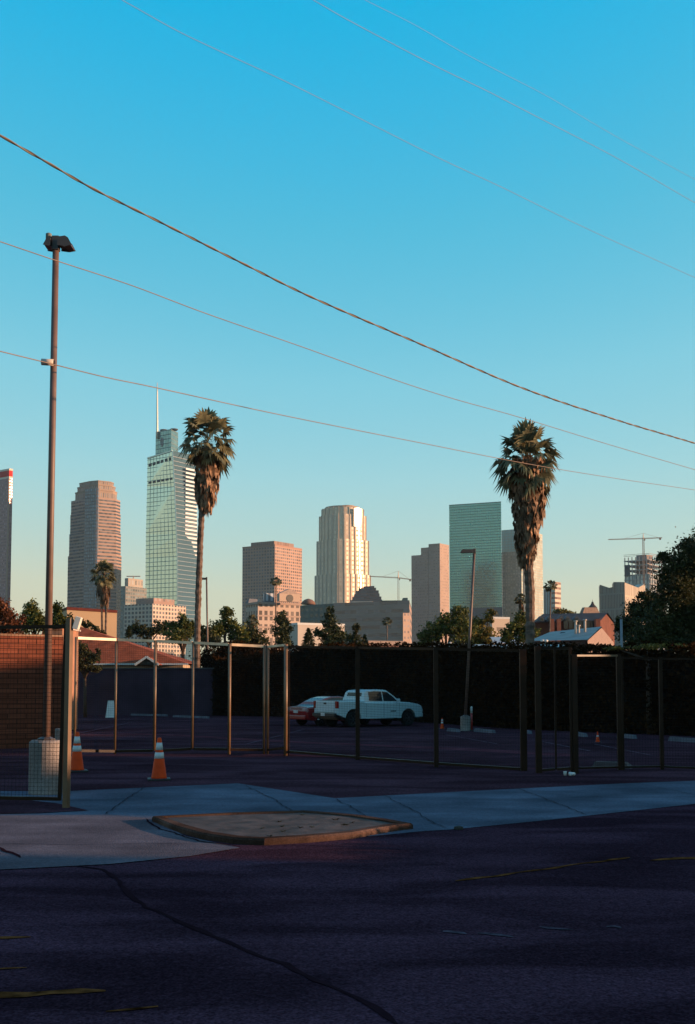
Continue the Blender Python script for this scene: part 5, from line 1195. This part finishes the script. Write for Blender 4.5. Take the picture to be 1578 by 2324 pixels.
# striped block
Yt = 1300; P = rect(1236, 1262, 1275.5, Yt, 40); t, PL, o = tower('striped_block', 'small block with brown and white stripes right of the palm tower', P, Yt, 'office block')
c0, c1, c2, c3 = [Vector(p) for p in PL]; z1_ = zt(1265, 1320, Yt)-Zb; z2_ = zt(1245, 1336, Yt)-Zb
b = MB(); b.prism([tuple(c0), tuple(c1), tuple(c1.lerp(c2, .3)), tuple(c0.lerp(c3, .3))], 0, z1_, cell=(4, 5.6)); b.build('body', facade('brown white stripes', (.60, .52, .42), (.16, .08, .06), 4, 5.6, 1., .45, gm=.1), t)
b = MB(); b.prism([tuple(c0.lerp(c3, .3)), tuple(c1.lerp(c2, .3)), tuple(c2), tuple(c3)], 0, z2_, cell=(3.4, 60)); b.build('side_wing', facade('vertical stripes', (.36, .40, .40), (.10, .12, .13), 3.4, 60, .55, .92, gm=.3), t)
# zigzag-roof block
Yt = 900; t = thing('zigzag_block', 'dark grey block with jagged slanted rooflines beside the far crane', 'office block', (at(1419, 1500, Yt).x, Yt, Zb)); o = Vector(t.location)
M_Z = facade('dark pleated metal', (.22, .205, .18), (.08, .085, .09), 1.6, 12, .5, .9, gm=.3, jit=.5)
def wedge(x0, x1, ya, yb, Ya, Yb_, nm, m, dep=(4, 22)):
    A, B = at(x0, 1400, Ya)-o, at(x1, 1400, Yb_)-o; za, zb_ = zt(x0, ya, Ya)-Zb, zt(x1, yb, Yb_)-Zb
    b = MB(); b.prism([tuple(A.xy), tuple(B.xy), (B.x+dep[0], B.y+dep[1]), (A.x+dep[0], A.y+dep[1])], 0, za, ztop=[za, zb_, zb_, za], cell=(1.6, 12)); b.build(nm, m, t)
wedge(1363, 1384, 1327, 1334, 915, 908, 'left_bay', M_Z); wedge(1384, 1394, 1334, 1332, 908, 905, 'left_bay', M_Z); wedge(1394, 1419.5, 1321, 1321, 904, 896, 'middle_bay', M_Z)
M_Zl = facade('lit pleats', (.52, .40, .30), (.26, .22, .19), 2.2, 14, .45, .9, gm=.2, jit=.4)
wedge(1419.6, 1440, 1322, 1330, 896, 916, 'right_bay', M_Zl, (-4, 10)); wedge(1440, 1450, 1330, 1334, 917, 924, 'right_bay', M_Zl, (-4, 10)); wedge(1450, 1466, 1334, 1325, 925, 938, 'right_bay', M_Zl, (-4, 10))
# tower under construction with real slabs
Yt = 1100; t = thing('unfinished_tower', 'tower under construction with open top floors below the right crane', 'construction tower', (at(1465, 1500, Yt).x, Yt, Zb)); o = Vector(t.location)
P = rect(1420, 1478, 1515, Yt, 38); PL = loc(P, o[:2]); ztop_ = zt(1465, 1262, Yt)-Zb
b = MB(); z = 0; slabs = []
while z < ztop_: slabs.append(z); z += 4.6
for z in slabs: b.prism(PL, z, z+.7)
b.uv = {}; b.build('floor_slabs', mat('concrete slabs', (.50, .46, .44), var=.1), t)
b = MB(); b.prism(scale(PL, .965), 0, slabs[-4], cell=(5, 4.6)); b.build('glazing', facade('new glazing', (.35, .38, .4), (.30, .36, .40), 5, 4.6, .82, .8, gm=.6, gr=.2, jit=.6, depth=0), t)
b = MB(); ccs = [Vector(p) for p in PL]
for i in (0, 3):
    a_, c_ = ccs[i], ccs[(i+1) % 4]
    for k in range(7): q = a_.lerp(c_, (k+.3)/7); b.box((q.x, q.y, ztop_/2), (.8, .8, ztop_))
b.build('columns', mat('column concrete', (.45, .40, .38)), t)
b = MB(); b.prism(scale(PL, .4), slabs[-4], ztop_+3); b.uv = {}; b.build('core', mat('core concrete', (.3, .24, .22)), t)
b = MB(); q = ccs[3].lerp(ccs[0], .02); q2 = ccs[3].lerp(ccs[0], .24)
b.box(((q.x+q2.x)/2, (q.y+q2.y)/2-.6, zt(1428, 1292, Yt)-Zb), ((q2-q).length, .5, 26*mpp(Yt)*1.0), math.atan2((q2-q).y, (q2-q).x)); b.build('tarpaulin', mat('dark netting', (.07, .07, .09)), t)
b = MB(); q0, q1 = ccs[3], ccs[0]; L_ = q1-q0
for zz in (ztop_+1.2, ztop_+2.6): b.bar((q0.x, q0.y, zz), (q1.x, q1.y, zz), .3); b.bar((q1.x, q1.y, zz), (ccs[1].x, ccs[1].y, zz), .3)
b.build('guard_rail', mat('brown scaffold', (.3, .16, .12)), t)

# tower cranes
M_cr = mat('crane paint', (.42, .24, .16), rough=.5, var=.15)
def crane(label, Y, mx_, ytop, ybase, jl, jly, jr, jry, hookx=None):
    base = at(mx_, 1500, Y); base.z = Zb; t = thing('tower_crane', label, 'crane', base, 0, 'tower cranes on the skyline'); o = base
    zj = at(mx_, (jly+jry)/2, Y).z-Zb; ztp = at(mx_, ytop, Y).z-Zb; w_ = 3.2*mpp(Y)/2
    b = MB()
    for sx in (-1, 1):
        for sy in (-1, 1): b.bar((sx*w_, sy*w_, 0), (sx*w_, sy*w_, zj), .45*mpp(Y)*1.3)
    z = max(0, at(mx_, ybase, Y).z-Zb-20); f = 1
    while z < zj-2*w_:
        b.bar((-w_*f, -w_, z), (w_*f, -w_, z+2.2*w_), .4*mpp(Y)); b.bar((w_, -w_*f, z), (w_, w_*f, z+2.2*w_), .4*mpp(Y)); z += 2.2*w_; f = -f
    b.build('mast', M_cr, t)
    b = MB(); b.tube([(0, 0, zj), (0, 0, ztp)], [w_*.9, w_*.3], 4); b.build('tower_head', M_cr, t)
    def jib(x, y, nm, n=12):
        e = at(x, y, Y)-o; b = MB(); r0 = Vector((0, 0, zj)); h_ = 2.0*mpp(Y); th_ = .75*mpp(Y)
        for off in (Vector((0, -h_/2, 0)), Vector((0, h_/2, 0)), Vector((0, 0, h_))): b.bar(r0+off, Vector((e.x, off.y, e.z+off.z*.6)), th_)
        for k in range(n):
            p_, q_ = r0.lerp(e, k/n), r0.lerp(e, (k+1)/n); m__ = (p_+q_)/2+Vector((0, 0, h_*.9)); b.bar(p_, m__, th_*.7); b.bar(m__, q_, th_*.7)
        b.build(nm, M_cr, t); return e
    e1 = jib(jl, jly, 'jib'); e2 = jib(jr, jry, 'jib' if abs(jr-mx_) > 60 else 'counter_jib')
    b = MB()
    for e, f in ((e1, .55), (e2, .8)): q = Vector((0, 0, zj)).lerp(e, f)+Vector((0, 0, 1.6*mpp(Y))); b.bar((0, 0, ztp), q, .4*mpp(Y))
    b.build('stay_cable', M_cr, t)
    b = MB(); q = Vector((0, 0, zj)).lerp(e2, .9); b.box((q.x, q.y, q.z-1.5*mpp(Y)), (4*mpp(Y), 2*mpp(Y), 5*mpp(Y))); b.build('counterweight', mat('crane ballast', (.3, .2, .16)), t)
    b = MB(); b.box((w_*1.6, -w_, zj-1.5*w_), (w_*1.6, w_*1.6, w_*2.2)); b.build('operator_cab', M_cr, t)
crane('tower crane with long jib over the dark office block left of the tan tower', 1350, 905, 1296, 1372, 838, 1308.5, 934, 1316)
crane('tower crane over the unfinished tower on the right skyline', 1085, 1465.5, 1210, 1345, 1381, 1225, 1503, 1221)

# ------------------------------------------------------------------ blocks and hedge added outside the frame, shaped to shade the lot
M_off = mat('neighbour stucco', (.3, .25, .2), var=.1, scale=.3)
def shade_caster(label, x0, x1, segs):  # unseen added block, segment heights set by where sun should pass
    y0 = segs[0][0]; t = thing('shade_caster_block', label, 'building', (x0, y0, 0))
    for a, c, h in segs:
        b = MB(); b.box(((x1-x0)/2, (a+c)/2-y0, (h-.4)/2), (x1-x0, c-a-.002, h-.4), 0); b.build('wall', M_off, t)
        b = MB(); b.box(((x1-x0)/2, (a+c)/2-y0, h-.2), (x1-x0+.1, c-a-.002, .4)); b.build('roof', M_roof, t)
        for k in range(int((c-a)/4)):
            b = MB(); b.box((-.02, a-y0+2+k*4, 1.8), (.06, 1.2, 1.4)); b.build('window', M_glass, t)
shade_caster('added shade block, its top notched for sunlight, right of the lot, outside the picture', 36, 38, [(10.0, 13.2, 6.4), (13.2, 17.1, 8.1), (17.1, 18.0, 6.7), (18.0, 21.3, 8.1), (21.3, 22.8, 5.5), (22.8, 27.5, 8.75), (27.5, 36, 8.1), (36, 40.5, 5.8), (40.5, 50, 8.1), (50, 80, 8.8)])
shade_caster('added shade block across the gap near the street, outside the picture', 36, 38, [(-70, 6.6, 9.5)])
t = thing('shade_hedge', 'low hedge added to shade the street, right of the picture', 'hedge', (7, 9.6, 0)); b = MB(); r = random.Random(3)  # unseen hedge, added to keep low sun off the street
for _ in range(5000):
    p = Vector((r.uniform(0, .5), r.uniform(0, 4.0), r.uniform(0, 1.05))); sz = .05; a = Vector((r.gauss(0, 1), r.gauss(0, 1), r.gauss(0, 1))).normalized()*sz; c = a.cross(Vector((r.gauss(0, 1), r.gauss(0, 1), r.gauss(0, 1)))).normalized()*sz
    b.quad(p-a, p-c, p+a, p+c)
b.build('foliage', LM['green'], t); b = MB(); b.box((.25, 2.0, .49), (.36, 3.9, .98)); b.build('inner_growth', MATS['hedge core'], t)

hz = MB(); hz.box((0, 1150, 170), (3600, 2500, 344)); ho = hz.build('haze', MATS['bark'])
hm = bpy.data.materials.new('haze air'); hm.use_nodes = True; nt = hm.node_tree; nt.nodes.clear()
ou = nt.nodes.new('ShaderNodeOutputMaterial'); pv = nt.nodes.new('ShaderNodeVolumePrincipled'); pv.inputs['Color'].default_value = (.60, .85, 1.0, 1); pv.inputs['Density'].default_value = .00005; pv.inputs['Anisotropy'].default_value = .2
nt.links.new(pv.outputs[0], ou.inputs['Volume']); ho.data.materials.clear(); ho.data.materials.append(hm); tag(ho, kind='stuff')
